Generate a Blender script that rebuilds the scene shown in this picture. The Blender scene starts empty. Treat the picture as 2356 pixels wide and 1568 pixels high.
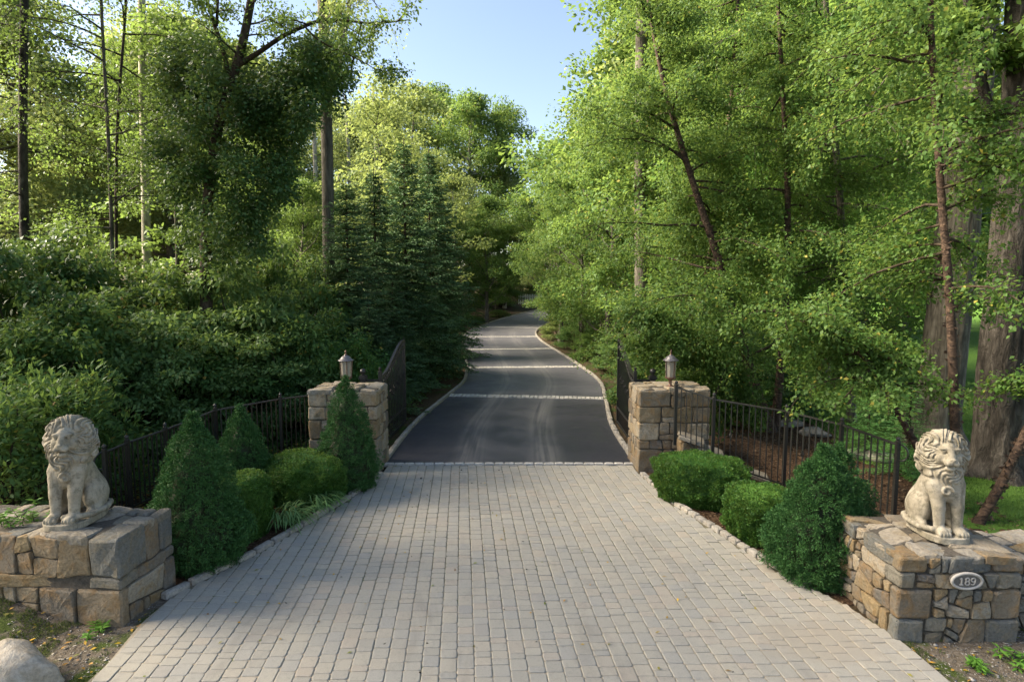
import bpy, math, random, time
import numpy as np
from mathutils import Vector, Matrix, Euler
T0 = time.time()
scene = bpy.context.scene
COL = scene.collection

# ------------------------------------------------------------------ camera, sky, sun, exposure
FPX, HPX, CAMZ = 1330.0, 124.0, 3.2
PITCH = math.atan(HPX / FPX)
cam_data = bpy.data.cameras.new('camera')
cam = bpy.data.objects.new('camera', cam_data)
COL.objects.link(cam)
cam_data.sensor_width = 36.0
cam_data.lens = 36.0 * FPX / 2356.0
cam_data.clip_start = 0.05
cam_data.clip_end = 2000.0
cam.location = (0, 0, CAMZ)
cam.rotation_euler = (math.pi / 2 - PITCH, 0, 0)
scene.camera = cam

SUN_DIR = Vector((-0.78, 0.05, 0.62)).normalized()      # towards the sun
SUN_EL = math.asin(SUN_DIR.z)
SUN_ROT = math.atan2(SUN_DIR.x, SUN_DIR.y)
world = bpy.data.worlds.new('World')
scene.world = world
world.use_nodes = True
wn = world.node_tree
bg = wn.nodes['Background']
sky = wn.nodes.new('ShaderNodeTexSky')
sky.sky_type = 'NISHITA'
sky.sun_disc = False
sky.sun_elevation = SUN_EL
sky.sun_rotation = SUN_ROT
sky.altitude = 100
sky.air_density = 1.0
sky.dust_density = 1.2
sky.ozone_density = 1.0
wn.links.new(sky.outputs[0], bg.inputs[0])
bg.inputs[1].default_value = 0.031
sun_data = bpy.data.lights.new('sun', 'SUN')
sun_data.energy = 2.6
sun_data.angle = math.radians(38)
sun_data.color = (1.0, 0.93, 0.78)
sun = bpy.data.objects.new('sun', sun_data)
COL.objects.link(sun)
sun.rotation_euler = SUN_DIR.to_track_quat('Z', 'Y').to_euler()
scene.view_settings.view_transform = 'Standard'
scene.view_settings.look = 'None'
scene.view_settings.exposure = 3.42
scene.view_settings.use_white_balance = True
scene.view_settings.white_balance_temperature = 7100
scene.view_settings.white_balance_tint = 14
scene.view_settings.gamma = 1.0
scene.view_settings.use_curve_mapping = False
scene.render.engine = 'CYCLES'
cy = scene.cycles
cy.max_bounces = 8
cy.diffuse_bounces = 5
cy.glossy_bounces = 3
cy.transmission_bounces = 6
cy.transparent_max_bounces = 4
cy.caustics_reflective = False
cy.caustics_refractive = False
cy.use_denoising = True
try:
    cy.denoiser = 'OPENIMAGEDENOISE'
    cy.denoising_input_passes = 'RGB_ALBEDO_NORMAL'
except Exception:
    pass
cy.sample_clamp_indirect = 6.0

# ------------------------------------------------------------------ survey helpers (photo of 2356 x 1568 to metres)
def ray(x, y):
    a = (x - 1178) / FPX
    b = (784 - y) / FPX
    return a, math.cos(PITCH) + b * math.sin(PITCH), -math.sin(PITCH) + b * math.cos(PITCH)
def G(x, y, z=0.0):
    a, c, d = ray(x, y)
    t = (z - CAMZ) / d
    return np.array((a * t, c * t, z))
def Z(x, y, Y):
    a, c, d = ray(x, y)
    t = Y / c
    return np.array((a * t, Y, CAMZ + d * t))

ROAD = np.array([(10.1, -.05), (13.3, .02), (16.5, .38), (19.2, .66), (22.5, .52), (28, 0.0), (34, -.62), (38.5, -.72), (43, -.15), (48, 1.0), (54, 2.9), (61, 6.2), (70, 12.0), (82, 22.0)])
def road_x(y):
    # smooth cubic through the survey points
    y = np.asarray(y, float)
    ys, xs = ROAD[:, 0], ROAD[:, 1]
    m = np.gradient(xs, ys)
    yc = np.clip(y, ys[0], ys[-1])
    i = np.clip(np.searchsorted(ys, yc) - 1, 0, len(ys) - 2)
    h = ys[i + 1] - ys[i]
    t = (yc - ys[i]) / h
    return ((1 + 2 * t) * (1 - t) ** 2 * xs[i] + t * (1 - t) ** 2 * h * m[i] + t * t * (3 - 2 * t) * xs[i + 1] + t * t * (t - 1) * h * m[i + 1])
ROAD_HALF = 2.24

def sstep(a, b, x):
    t = np.clip((np.asarray(x, float) - a) / (b - a), 0, 1)
    return t * t * (3 - 2 * t)
def terrain(x, y):
    x = np.asarray(x, float)
    y = np.asarray(y, float)
    z = 0.0007 * np.clip(y - 24, 0, 56) ** 2 + 0.03 * np.clip(y - 80, 0, 200)
    d = x - road_x(y)
    z = z + 0.9 * sstep(4.5, 13, -d) * sstep(7, 12, y)          # bank under the woods on the left
    z = z + 0.22 * sstep(-4.0, -5.0, x) * np.exp(-((y - 5.3) / 0.9) ** 2)
    z = z + 0.30 * np.exp(-((x - 4.2) / 1.1) ** 2 - ((y - 11.0) / 1.2) ** 2)   # mulch mound inside the right fence
    return z
def tz(x, y):
    return float(terrain(x, y))

# ------------------------------------------------------------------ object helpers
def link(o, parent=None):
    COL.objects.link(o)
    if parent is not None:
        o.parent = parent
    return o
def tag(o, label=None, cat=None, group=None, kind=None):
    if label: o['label'] = label
    if cat: o['category'] = cat
    if group: o['group'] = group
    if kind: o['kind'] = kind
    return o
def empty(name, loc, label=None, cat=None, group=None, rz=0.0):
    o = bpy.data.objects.new(name, None)
    o.location = [float(v) for v in loc]
    o.rotation_euler = (0, 0, rz)
    o.empty_display_size = 0.2
    link(o)
    return tag(o, label, cat, group)
def mesh_np(name, V, F, mat=None, smooth=False, extra=None):
    """V (n,3); F either an (m,k) array or a list of faces (mixed)."""
    me = bpy.data.meshes.new(name)
    V = np.asarray(V, np.float32)
    if isinstance(F, np.ndarray):
        m, k = F.shape
        me.vertices.add(len(V))
        me.vertices.foreach_set('co', V.ravel())
        me.loops.add(m * k)
        me.loops.foreach_set('vertex_index', F.astype(np.int32).ravel())
        me.polygons.add(m)
        me.polygons.foreach_set('loop_start', np.arange(0, m * k, k, dtype=np.int32))
        try:
            me.polygons.foreach_set('loop_total', np.full(m, k, np.int32))
        except Exception:
            pass
        me.update(calc_edges=True)
    else:
        me.from_pydata(V.tolist(), [], [list(map(int, f)) for f in F])
        me.update()
    if smooth:
        me.polygons.foreach_set('use_smooth', np.ones(len(me.polygons), bool))
    if mat is not None:
        me.materials.append(mat)
    return me
def obj(name, me, parent=None, loc=None, rz=None):
    o = bpy.data.objects.new(name, me)
    if loc is not None: o.location = [float(v) for v in loc]
    if rz is not None: o.rotation_euler = (0, 0, rz)
    return link(o, parent)
class MB:
    """collects small pieces of one mesh"""
    def __init__(s): s.v = []; s.f = []; s.n = 0
    def add(s, V, F):
        V = np.asarray(V, float)
        s.f += [[int(i) + s.n for i in f] for f in F]
        s.v.append(V); s.n += len(V)
    def box(s, lo, hi):
        x0, y0, z0 = lo; x1, y1, z1 = hi
        s.add([(x0,y0,z0),(x1,y0,z0),(x1,y1,z0),(x0,y1,z0),(x0,y0,z1),(x1,y0,z1),(x1,y1,z1),(x0,y1,z1)],
              [(3,2,1,0),(4,5,6,7),(0,1,5,4),(1,2,6,5),(2,3,7,6),(3,0,4,7)])
    def tube(s, P, R, k=6, cap=True, flat=1.0):
        V, F = tube_np([np.asarray(P, float)], [np.atleast_1d(R)], k, cap)
        s.add(V, F)
    def lathe(s, prof, k=16, c=(0, 0, 0), a0=0.0):
        V = []; F = []
        for r, z in prof:
            for j in range(k):
                a = a0 + 2 * math.pi * j / k
                V.append((c[0] + r * math.cos(a), c[1] + r * math.sin(a), c[2] + z))
        m = len(prof)
        for i in range(m - 1):
            for j in range(k):
                F.append((i * k + j, i * k + (j + 1) % k, (i + 1) * k + (j + 1) % k, (i + 1) * k + j))
        F.append([j for j in range(k)][::-1]); F.append([(m - 1) * k + j for j in range(k)])
        s.add(V, F)
    def mesh(s, name, mat, smooth=False):
        return mesh_np(name, np.concatenate(s.v), s.f, mat, smooth)
    def build(s, name, mat, parent=None, loc=None, smooth=False):
        return obj(name, s.mesh(name, mat, smooth), parent, loc)

def tube_np(polys, radii, k=6, cap=True):
    """tubes along polylines; returns V, list of faces"""
    Vs = []; Fs = []; n = 0
    for P, R in zip(polys, radii):
        m = len(P)
        if len(R) == 1: R = np.full(m, R[0])
        Tn = np.gradient(P, axis=0)
        Tn /= np.linalg.norm(Tn, axis=1, keepdims=True) + 1e-9
        ref = np.array((1.0, 0.13, 0.07)) if abs(Tn[0][0]) < 0.8 else np.array((0.1, 1.0, 0.05))
        A = np.cross(Tn, ref); A /= np.linalg.norm(A, axis=1, keepdims=True) + 1e-9
        B = np.cross(Tn, A)
        ang = np.arange(k) * 2 * math.pi / k
        ring = P[:, None, :] + R[:, None, None] * (A[:, None, :] * np.cos(ang)[None, :, None] + B[:, None, :] * np.sin(ang)[None, :, None])
        Vs.append(ring.reshape(-1, 3))
        for i in range(m - 1):
            for j in range(k):
                Fs.append((n + i * k + j, n + i * k + (j + 1) % k, n + (i + 1) * k + (j + 1) % k, n + (i + 1) * k + j))
        if cap:
            Fs.append([n + j for j in range(k)][::-1])
            Fs.append([n + (m - 1) * k + j for j in range(k)])
        n += m * k
    return np.concatenate(Vs), Fs
def tubes_quads(polys, radii, k=5):
    """same, no caps, numpy quads (for branches)"""
    Vs = []; Fs = []; n = 0
    j = np.arange(k)
    for P, R in zip(polys, radii):
        m = len(P)
        Tn = np.gradient(P, axis=0)
        Tn /= np.linalg.norm(Tn, axis=1, keepdims=True) + 1e-9
        ref = np.array((1.0, 0.13, 0.07)) if abs(Tn[0][0]) < 0.8 else np.array((0.1, 1.0, 0.05))
        A = np.cross(Tn, ref); A /= np.linalg.norm(A, axis=1, keepdims=True) + 1e-9
        B = np.cross(Tn, A)
        ang = j * 2 * math.pi / k
        ring = P[:, None, :] + np.asarray(R)[:, None, None] * (A[:, None, :] * np.cos(ang)[None, :, None] + B[:, None, :] * np.sin(ang)[None, :, None])
        Vs.append(ring.reshape(-1, 3))
        i = np.arange(m - 1)[:, None]
        q = np.stack([n + i * k + j, n + i * k + (j + 1) % k, n + (i + 1) * k + (j + 1) % k, n + (i + 1) * k + j], -1)
        Fs.append(q.reshape(-1, 4)); n += m * k
    return np.concatenate(Vs), np.concatenate(Fs)

# value noise (numpy, smooth), for shapes only
_rs = np.random.RandomState(5)
_LAT = _rs.rand(32, 32, 32)
def vnoise(P):
    P = np.asarray(P, float)
    i = np.floor(P).astype(int); f = P - i; f = f * f * (3 - 2 * f)
    def L(a, b, c): return _LAT[(i[..., 0] + a) % 32, (i[..., 1] + b) % 32, (i[..., 2] + c) % 32]
    fx, fy, fz = f[..., 0], f[..., 1], f[..., 2]
    x00 = L(0,0,0)*(1-fx)+L(1,0,0)*fx; x10 = L(0,1,0)*(1-fx)+L(1,1,0)*fx
    x01 = L(0,0,1)*(1-fx)+L(1,0,1)*fx; x11 = L(0,1,1)*(1-fx)+L(1,1,1)*fx
    y0 = x00*(1-fy)+x10*fy; y1 = x01*(1-fy)+x11*fy
    return (y0*(1-fz)+y1*fz) * 2 - 1

# ------------------------------------------------------------------ materials
class NT:
    def __init__(s, name):
        s.m = bpy.data.materials.new(name); s.m.use_nodes = True
        s.t = s.m.node_tree; s.t.nodes.clear()
        s.out = s.n('ShaderNodeOutputMaterial')
    def n(s, typ, **kw):
        nd = s.t.nodes.new(typ)
        for k, v in kw.items(): setattr(nd, k, v)
        return nd
    def l(s, a, b): s.t.links.new(a, b)
    def val(s, sock, v):
        if hasattr(v, 'is_output'): s.l(v, sock)
        else: sock.default_value = v
    def math(s, op, a, b=0.5, c=None):
        nd = s.n('ShaderNodeMath', operation=op)
        s.val(nd.inputs[0], a); s.val(nd.inputs[1], b)
        if c is not None: s.val(nd.inputs[2], c)
        return nd.outputs[0]
    def mix(s, f, a, b, blend='MIX'):
        nd = s.n('ShaderNodeMix', data_type='RGBA', blend_type=blend)
        s.val(nd.inputs[0], f); s.val(nd.inputs[6], a if hasattr(a, 'is_output') else (*a, 1)); s.val(nd.inputs[7], b if hasattr(b, 'is_output') else (*b, 1))
        return nd.outputs[2]
    def noise(s, scale, detail=3, rough=0.55, vec=None, dist=0.0):
        nd = s.n('ShaderNodeTexNoise')
        nd.inputs['Scale'].default_value = scale; nd.inputs['Detail'].default_value = detail
        nd.inputs['Roughness'].default_value = rough; nd.inputs['Distortion'].default_value = dist
        if vec is not None: s.l(vec, nd.inputs['Vector'])
        return nd.outputs['Fac']
    def voro(s, scale, vec=None, feature='F1', out='Distance'):
        nd = s.n('ShaderNodeTexVoronoi', feature=feature)
        nd.inputs['Scale'].default_value = scale
        if vec is not None: s.l(vec, nd.inputs['Vector'])
        return nd.outputs[out]
    def ramp(s, fac, stops):
        nd = s.n('ShaderNodeValToRGB'); e = nd.color_ramp.elements
        while len(e) < len(stops): e.new(0.5)
        for i, (p, c) in enumerate(stops):
            e[i].position = p; e[i].color = (*c, 1) if len(c) == 3 else c
        s.l(fac, nd.inputs[0]); return nd.outputs[0]
    def mapr(s, fac, a, b, c=0.0, d=1.0):
        nd = s.n('ShaderNodeMapRange'); nd.interpolation_type = 'SMOOTHSTEP'
        s.l(fac, nd.inputs[0])
        for i, v in enumerate((a, b, c, d)): nd.inputs[i + 1].default_value = v
        return nd.outputs[0]
    def pos(s): return s.n('ShaderNodeNewGeometry').outputs['Position']
    def objc(s): return s.n('ShaderNodeTexCoord').outputs['Object']
    def island(s): return s.n('ShaderNodeNewGeometry').outputs['Random Per Island']
    def orand(s): return s.n('ShaderNodeObjectInfo').outputs['Random']
    def rnd(s): return s.math('FRACT', s.math('ADD', s.island(), s.orand()))
    def scale(s, vec, sc):
        nd = s.n('ShaderNodeMapping'); s.l(vec, nd.inputs[0]); nd.inputs[3].default_value = sc
        return nd.outputs[0]
    def bsdf(s, col, rough=0.7, spec=0.3, metal=0.0, bump=None, bstr=0.3, bdist=0.01):
        b = s.n('ShaderNodeBsdfPrincipled')
        s.val(b.inputs['Base Color'], col if hasattr(col, 'is_output') else (*col, 1))
        s.val(b.inputs['Roughness'], rough); b.inputs['Specular IOR Level'].default_value = spec
        b.inputs['Metallic'].default_value = metal
        if bump is not None:
            bn = s.n('ShaderNodeBump'); bn.inputs['Strength'].default_value = bstr; bn.inputs['Distance'].default_value = bdist
            s.l(bump, bn.inputs['Height']); s.l(bn.outputs[0], b.inputs['Normal'])
        return b
    def done(s, b):
        s.l(b.outputs[0], s.out.inputs[0]); return s.m

MAT = {}
def leaf_mat(name, c1, c2, c3=None, trans=(0.26, 0.38, 0.08), tf=0.38, rough=0.55, spec=0.22, dry=None, nscale=0.6, gain=1.3):
    t = NT(name)
    r = t.rnd()
    c1, c2, c3 = (tuple(min(v * gain, .45) for v in q) for q in (c1, c2, c3 or c2))
    col = t.ramp(r, [(0.0, c1), (0.55, c2), (1.0, c3)])
    n = t.noise(nscale, 2, 0.5, t.pos())
    col = t.mix(t.mapr(n, 0.35, 0.7), col, t.mix(0.55, col, (c1[0] * .7, c1[1] * .7, c1[2] * .7)))
    if dry:
        col = t.mix(t.math('GREATER_THAN', r, 0.985), col, dry)
    b = t.bsdf(col, rough, spec)
    tr = t.n('ShaderNodeBsdfTranslucent')
    tcol = t.mix(0.7, col, trans)
    t.l(tcol, tr.inputs[0])
    mx = t.n('ShaderNodeMixShader'); mx.inputs[0].default_value = tf
    t.l(b.outputs[0], mx.inputs[1]); t.l(tr.outputs[0], mx.inputs[2])
    t.l(mx.outputs[0], t.out.inputs[0])
    MAT[name] = t.m
    return t.m
leaf_mat('maple_leaf', (.038, .086, .016), (.065, .13, .026), (.105, .175, .040), gain=1.15)
leaf_mat('shrub_leaf', (.028, .072, .020), (.048, .108, .030), (.085, .15, .045), dry=(.3, .2, .04), gain=1.6)
leaf_mat('dogwood_leaf', (.04, .088, .026), (.068, .13, .042), (.115, .175, .065), gain=1.6)
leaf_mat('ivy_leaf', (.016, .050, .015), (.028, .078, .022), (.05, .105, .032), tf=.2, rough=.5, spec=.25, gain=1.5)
leaf_mat('birch_leaf', (.042, .104, .020), (.070, .145, .032), (.115, .19, .050), dry=(.28, .25, .05), gain=1.05)
leaf_mat('walnut_leaf', (.035, .10, .016), (.06, .145, .026), (.095, .18, .04), tf=.45)
leaf_mat('sunny_leaf', (.075, .125, .038), (.115, .165, .055), (.175, .22, .085), trans=(.36, .43, .12), tf=.45)  # yellower, brighter leaf; sunlight on the far trees is put into its colour
leaf_mat('spruce_needle', (.022, .052, .022), (.036, .075, .030), (.06, .105, .042), trans=(.08, .14, .04), tf=.15, rough=.6, spec=.2, gain=2.1)
leaf_mat('hemlock_needle', (.02, .065, .018), (.035, .095, .024), (.055, .12, .03), trans=(.08, .16, .03), tf=.15, rough=.5, gain=2.4)
leaf_mat('dwarf_spruce_needle', (.020, .062, .018), (.030, .085, .022), (.045, .115, .03), trans=(.06, .14, .03), tf=.12, rough=.6, spec=.2, nscale=11.0, gain=1.65)
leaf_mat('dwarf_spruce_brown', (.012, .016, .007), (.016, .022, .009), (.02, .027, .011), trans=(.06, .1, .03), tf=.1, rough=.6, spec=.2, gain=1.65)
leaf_mat('boxwood_leaf', (.022, .072, .012), (.038, .108, .018), (.08, .17, .03), tf=.25, rough=.5, spec=.25, nscale=6.0, gain=1.3)
leaf_mat('lily_blade', (.07, .15, .05), (.10, .20, .07), (.16, .25, .09), tf=.3, dry=(.5, .3, .08))
leaf_mat('verge_blade', (.05, .085, .018), (.08, .115, .028), (.13, .15, .05), trans=(.16, .22, .05), tf=.25, gain=1.0)
leaf_mat('grass_blade', (.055, .110, .022), (.080, .148, .030), (.115, .19, .046), trans=(.2, .34, .07), tf=.35, gain=1.1)
leaf_mat('weed_leaf', (.05, .15, .02), (.08, .20, .03), (.12, .26, .04), tf=.35)

def bark_mat(name, c1, c2, c3, zs=0.12, sc=14, bstr=0.9, bd=0.03, moss=None):
    t = NT(name)
    v = t.scale(t.objc(), (1, 1, zs))
    n = t.noise(sc, 5, 0.65, v, 0.6)
    n2 = t.noise(2.2, 3, 0.6, t.objc())
    col = t.ramp(n, [(0.3, c1), (0.5, c2), (0.72, c3)])
    col = t.mix(t.mapr(n2, .45, .7), col, t.mix(.6, col, c1))
    if moss: col = t.mix(t.math('MULTIPLY', t.mapr(t.noise(3.5, 3, .6, t.objc()), .5, .68), .8), col, moss)
    MAT[name] = t.done(t.bsdf(col, .9, .15, bump=n, bstr=bstr, bdist=bd))
bark_mat('oak_bark', (.014, .012, .010), (.048, .042, .035), (.11, .098, .084), zs=.28, sc=11, bstr=1.0, bd=.08)
bark_mat('grey_bark', (.035, .031, .025), (.10, .09, .072), (.18, .165, .135), zs=.1, sc=20, bstr=.9, bd=.03)
bark_mat('pale_bark', (.12, .11, .085), (.32, .30, .24), (.50, .46, .37), zs=.5, sc=9, bstr=.4, bd=.02)
bark_mat('dark_bark', (.018, .014, .010), (.055, .042, .03), (.11, .085, .06), zs=.2, sc=16, bstr=1, bd=.03)
bark_mat('twig_bark', (.025, .018, .012), (.05, .038, .026), (.085, .065, .045), zs=.4, sc=20)
def birch_mat():
    t = NT('birch_bark')
    v = t.scale(t.objc(), (1, 1, 1.6))
    n = t.noise(9, 5, .7, v, 1.2)
    col = t.ramp(n, [(.34, (.018, .013, .010)), (.50, (.055, .036, .026)), (.64, (.12, .078, .052)), (.78, (.34, .26, .18))])
    MAT['birch_bark'] = t.done(t.bsdf(col, .8, .2, bump=n, bstr=1.0, bdist=.03))
birch_mat()

def stone_mat(name, stops, spots=(.30, .27, .22), bstr=.9, lich=.3, rust=(.24, .14, .055)):
    t = NT(name)
    r = t.rnd()
    base = t.ramp(r, stops)
    off = t.n('ShaderNodeVectorMath', operation='ADD')
    t.l(t.pos(), off.inputs[0])
    cmb = t.n('ShaderNodeCombineXYZ'); t.l(t.math('MULTIPLY', r, 37.0), cmb.inputs[0]); t.l(t.math('MULTIPLY', r, 11.0), cmb.inputs[2])
    t.l(cmb.outputs[0], off.inputs[1]); v = off.outputs[0]
    n1 = t.noise(7, 5, .65, v, .8); n2 = t.noise(38, 4, .7, v); n3 = t.noise(3, 3, .6, v)
    col = t.mix(t.math('MULTIPLY', t.mapr(n1, .42, .68), .65), base, rust)
    col = t.mix(t.math('MULTIPLY', t.mapr(n3, .5, .72), lich), col, spots)
    col = t.mix(.75, col, t.ramp(n2, [(.25, (.45, .45, .45)), (.55, (1, 1, 1)), (.8, (1.3, 1.28, 1.22))]), 'MULTIPLY')
    h = t.math('ADD', t.math('MULTIPLY', n1, .7), t.math('MULTIPLY', n2, .45))
    MAT[name] = t.done(t.bsdf(col, .88, .2, bump=h, bstr=bstr, bdist=.03))
stone_mat('wall_stone', [(0, (.17, .145, .105)), (.2, (.22, .17, .105)), (.38, (.125, .12, .11)), (.55, (.19, .155, .11)), (.72, (.28, .21, .115)), (.86, (.15, .135, .11)), (1, (.24, .19, .13))])
stone_mat('grey_stone', [(0, (.165, .165, .145)), (.4, (.115, .12, .115)), (.7, (.19, .175, .14)), (1, (.145, .14, .12))], rust=(.19, .155, .10), lich=.25)
stone_mat('tan_stone', [(0, (.29, .24, .17)), (.35, (.34, .295, .225)), (.7, (.225, .205, .17)), (1, (.31, .245, .155))], spots=(.42, .39, .33), rust=(.29, .19, .085))
stone_mat('cap_stone', [(0, (.25, .225, .185)), (.3, (.31, .27, .21)), (.6, (.20, .195, .175)), (1, (.28, .23, .165))], spots=(.38, .36, .32), rust=(.23, .18, .11))
stone_mat('kerb_stone', [(0, (.33, .305, .265)), (.5, (.27, .255, .23)), (1, (.38, .345, .29))], spots=(.44, .42, .38), rust=(.25, .215, .16), bstr=.5)
stone_mat('sett_stone', [(0, (.50, .48, .44)), (.5, (.43, .42, .39)), (1, (.54, .51, .46))], spots=(.58, .56, .52), rust=(.40, .36, .30), bstr=.4)
stone_mat('boulder_stone', [(0, (.40, .355, .29)), (1, (.38, .335, .27))], spots=(.48, .45, .40), rust=(.28, .22, .14), bstr=.7)

t = NT('mortar'); n = t.noise(30, 4, .7, t.pos())
MAT['mortar'] = t.done(t.bsdf(t.ramp(n, [(.3, (.05, .045, .038)), (.7, (.12, .105, .085))]), .95, .1, bump=n, bstr=.8))

t = NT('statue_stone'); p_ = t.pos()
n1 = t.noise(5, 5, .65, p_, .5); n2 = t.noise(60, 3, .7, p_); n3 = t.noise(14, 4, .7, p_)
c = t.ramp(n1, [(.3, (.22, .19, .135)), (.5, (.335, .295, .225)), (.7, (.41, .375, .305))])
c = t.mix(t.math('MULTIPLY', t.mapr(n3, .50, .66), .7), c, (.15, .135, .095))
c = t.mix(.5, c, t.ramp(n2, [(.3, (.75, .75, .74)), (.7, (1.1, 1.1, 1.08))]), 'MULTIPLY')
c = t.mix(t.math('MULTIPLY', t.mapr(t.noise(11, 5, .7, t.scale(p_, (1, 1, .22)), .6), .5, .66), .6), c, (.13, .118, .085))
MAT['statue_stone'] = t.done(t.bsdf(c, .88, .15, bump=t.math('ADD', n2, t.math('MULTIPLY', n3, .6)), bstr=.45, bdist=.008))

# paver: tumbled concrete, tan to grey, pinkish here and there
t = NT('paver_concrete'); r = t.rnd(); p_ = t.pos()
c = t.ramp(r, [(0, (0.303, 0.286, 0.246)), (.25, (0.324, 0.306, 0.259)), (.5, (0.303, 0.293, 0.262)), (.75, (0.343, 0.320, 0.266)), (.95, (0.351, 0.310, 0.254)), (1, (0.283, 0.273, 0.247))])
n2 = t.noise(160, 3, .7, p_); n3 = t.noise(.8, 5, .65, t.scale(p_, (1.6, .55, 1)), .4); n4 = t.noise(22, 3, .6, p_)
c = t.mix(t.math('MULTIPLY', t.mapr(n3, .45, .7), .5), c, (0.384, 0.349, 0.280))
c = t.mix(t.math('MULTIPLY', t.mapr(t.noise(1.9, 5, .7, t.scale(p_, (1, .35, 1)), .5), .52, .72), .45), c, (.20, .185, .16))
c = t.mix(t.math('MULTIPLY', t.mapr(n4, .52, .72), .42), c, (0.236, 0.225, 0.200))
c = t.mix(.8, c, t.ramp(n2, [(.3, (0.780, 0.780, 0.780)), (.55, (1, 1, 1)), (.75, (1.14, 1.13, 1.1))]), 'MULTIPLY')
# sandy spill at the right foreground
vm = t.n('ShaderNodeVectorMath', operation='DISTANCE'); t.l(t.scale(p_, (1.0, 1.6, 1)), vm.inputs[0]); vm.inputs[1].default_value = (2.75, 7.9, 0)
sp = t.math('ADD', vm.outputs['Value'], t.math('MULTIPLY', t.noise(3, 4, .65, p_), .9))
c = t.mix(t.mapr(sp, .75, 1.15, .6, 0), c, (.30, .262, .205))
MAT['paver_concrete'] = t.done(t.bsdf(c, .85, .25, bump=t.noise(90, 4, .7, p_), bstr=.35, bdist=.006))
# joint sand, mossy in the middle lanes
t = NT('joint_sand'); p_ = t.pos()
n = t.noise(40, 4, .7, p_); n2 = t.noise(.55, 3, .6, p_)
c = t.ramp(n, [(.3, (.24, .205, .15)), (.7, (.37, .32, .245))])
sx = t.n('ShaderNodeSeparateXYZ'); t.l(p_, sx.inputs[0])
far = t.mapr(t.math('ADD', sx.outputs['Y'], t.math('MULTIPLY', n2, 3.0)), 6.6, 8.2)
c = t.mix(t.math('MULTIPLY', far, .85), c, t.ramp(n, [(.35, (.07, .068, .04)), (.6, (.12, .11, .07))]))
c = t.mix(t.math('MULTIPLY', t.mapr(t.noise(2.2, 3, .6, p_), .58, .7), .7), c, (.07, .10, .025))
MAT['joint_sand'] = t.done(t.bsdf(c, .95, .1, bump=n, bstr=.5, bdist=.01))

# asphalt: UV.x across the lane (0..1), UV.y metres along it
t = NT('asphalt'); uv = t.n('ShaderNodeUVMap').outputs[0]; su = t.n('ShaderNodeSeparateXYZ'); t.l(uv, su.inputs[0])
p_ = t.pos()
n = t.noise(220, 3, .7, p_); n2 = t.noise(1.4, 4, .6, p_); n5 = t.noise(7, 4, .6, p_)
al = su.outputs['Y']
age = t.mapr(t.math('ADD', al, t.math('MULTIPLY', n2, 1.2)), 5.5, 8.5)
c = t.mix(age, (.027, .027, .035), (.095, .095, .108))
br = t.mapr(t.math('ABSOLUTE', t.math('SUBTRACT', su.outputs['X'], .5)), .05, .36, .34, 0)
c = t.mix(t.math('MULTIPLY', br, t.mapr(n2, .3, .6)), c, (.15, .15, .155))
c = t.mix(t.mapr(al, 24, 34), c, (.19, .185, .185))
def stripe(cx, w, wob):
    d = t.math('ABSOLUTE', t.math('SUBTRACT', t.math('ADD', su.outputs['X'], t.math('MULTIPLY', t.math('SINE', t.math('MULTIPLY', al, .21)), wob)), cx))
    return t.mapr(d, 0.0, w, 1, 0)
streak = t.noise(5, 3, .55, t.scale(uv, (9, .05, 1)))
trk = t.math('MAXIMUM', stripe(.34, .10, .03), stripe(.66, .10, .03))
trk = t.math('MULTIPLY', trk, t.mapr(streak, .3, .65))
c = t.mix(t.math('MULTIPLY', trk, .46), c, (.25, .24, .225))
c = t.mix(t.math('MULTIPLY', t.math('MULTIPLY', t.mapr(n5, .55, .75), t.mapr(n2, .45, .7)), .45), c, (.12, .118, .11))
c = t.mix(.6, c, t.ramp(n, [(.3, (.6, .6, .62)), (.6, (1, 1, 1)), (.8, (1.5, 1.5, 1.5))]), 'MULTIPLY')
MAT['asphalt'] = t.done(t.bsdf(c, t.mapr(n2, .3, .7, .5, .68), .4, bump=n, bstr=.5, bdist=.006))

def ground_mat(name, stops, sc=18, bstr=.8, patch=None, pscale=1.5, pr=(.5, .66)):
    t = NT(name); p_ = t.pos()
    n = t.noise(sc, 6, .72, p_); n2 = t.noise(pscale, 4, .6, p_)
    c = t.ramp(n, stops)
    if patch: c = t.mix(t.mapr(n2, *pr), c, t.ramp(t.noise(sc * 2, 4, .7, p_), [(.3, patch[0]), (.7, patch[1])]))
    MAT[name] = t.done(t.bsdf(c, .95, .1, bump=n, bstr=bstr, bdist=.04))
ground_mat('leaf_litter', [(.3, (.022, .017, .011)), (.5, (.06, .043, .026)), (.68, (.13, .09, .055))], 16, patch=((.02, .045, .01), (.05, .09, .02)))
ground_mat('mulch', [(.3, (.025, .016, .010)), (.5, (.075, .045, .027)), (.68, (.17, .11, .07))], 26, 1.0)
ground_mat('dirt_verge', [(.3, (.08, .065, .048)), (.5, (.15, .125, .095)), (.7, (.27, .235, .19))], 30, .9, patch=((.04, .065, .015), (.09, .12, .03)), pscale=1.8, pr=(.5, .6))
t = NT('lawn_turf'); p_ = t.pos(); n = t.noise(25, 5, .7, p_); n2 = t.noise(.35, 3, .5, p_)
c = t.ramp(n, [(.3, (.042, .092, .014)), (.5, (.068, .145, .022)), (.7, (.10, .19, .034))])
c = t.mix(t.math('MULTIPLY', t.mapr(n2, .4, .65), .4), c, (.05, .13, .012))
MAT['lawn_turf'] = t.done(t.bsdf(c, .9, .15, bump=n, bstr=.7, bdist=.05))

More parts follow.
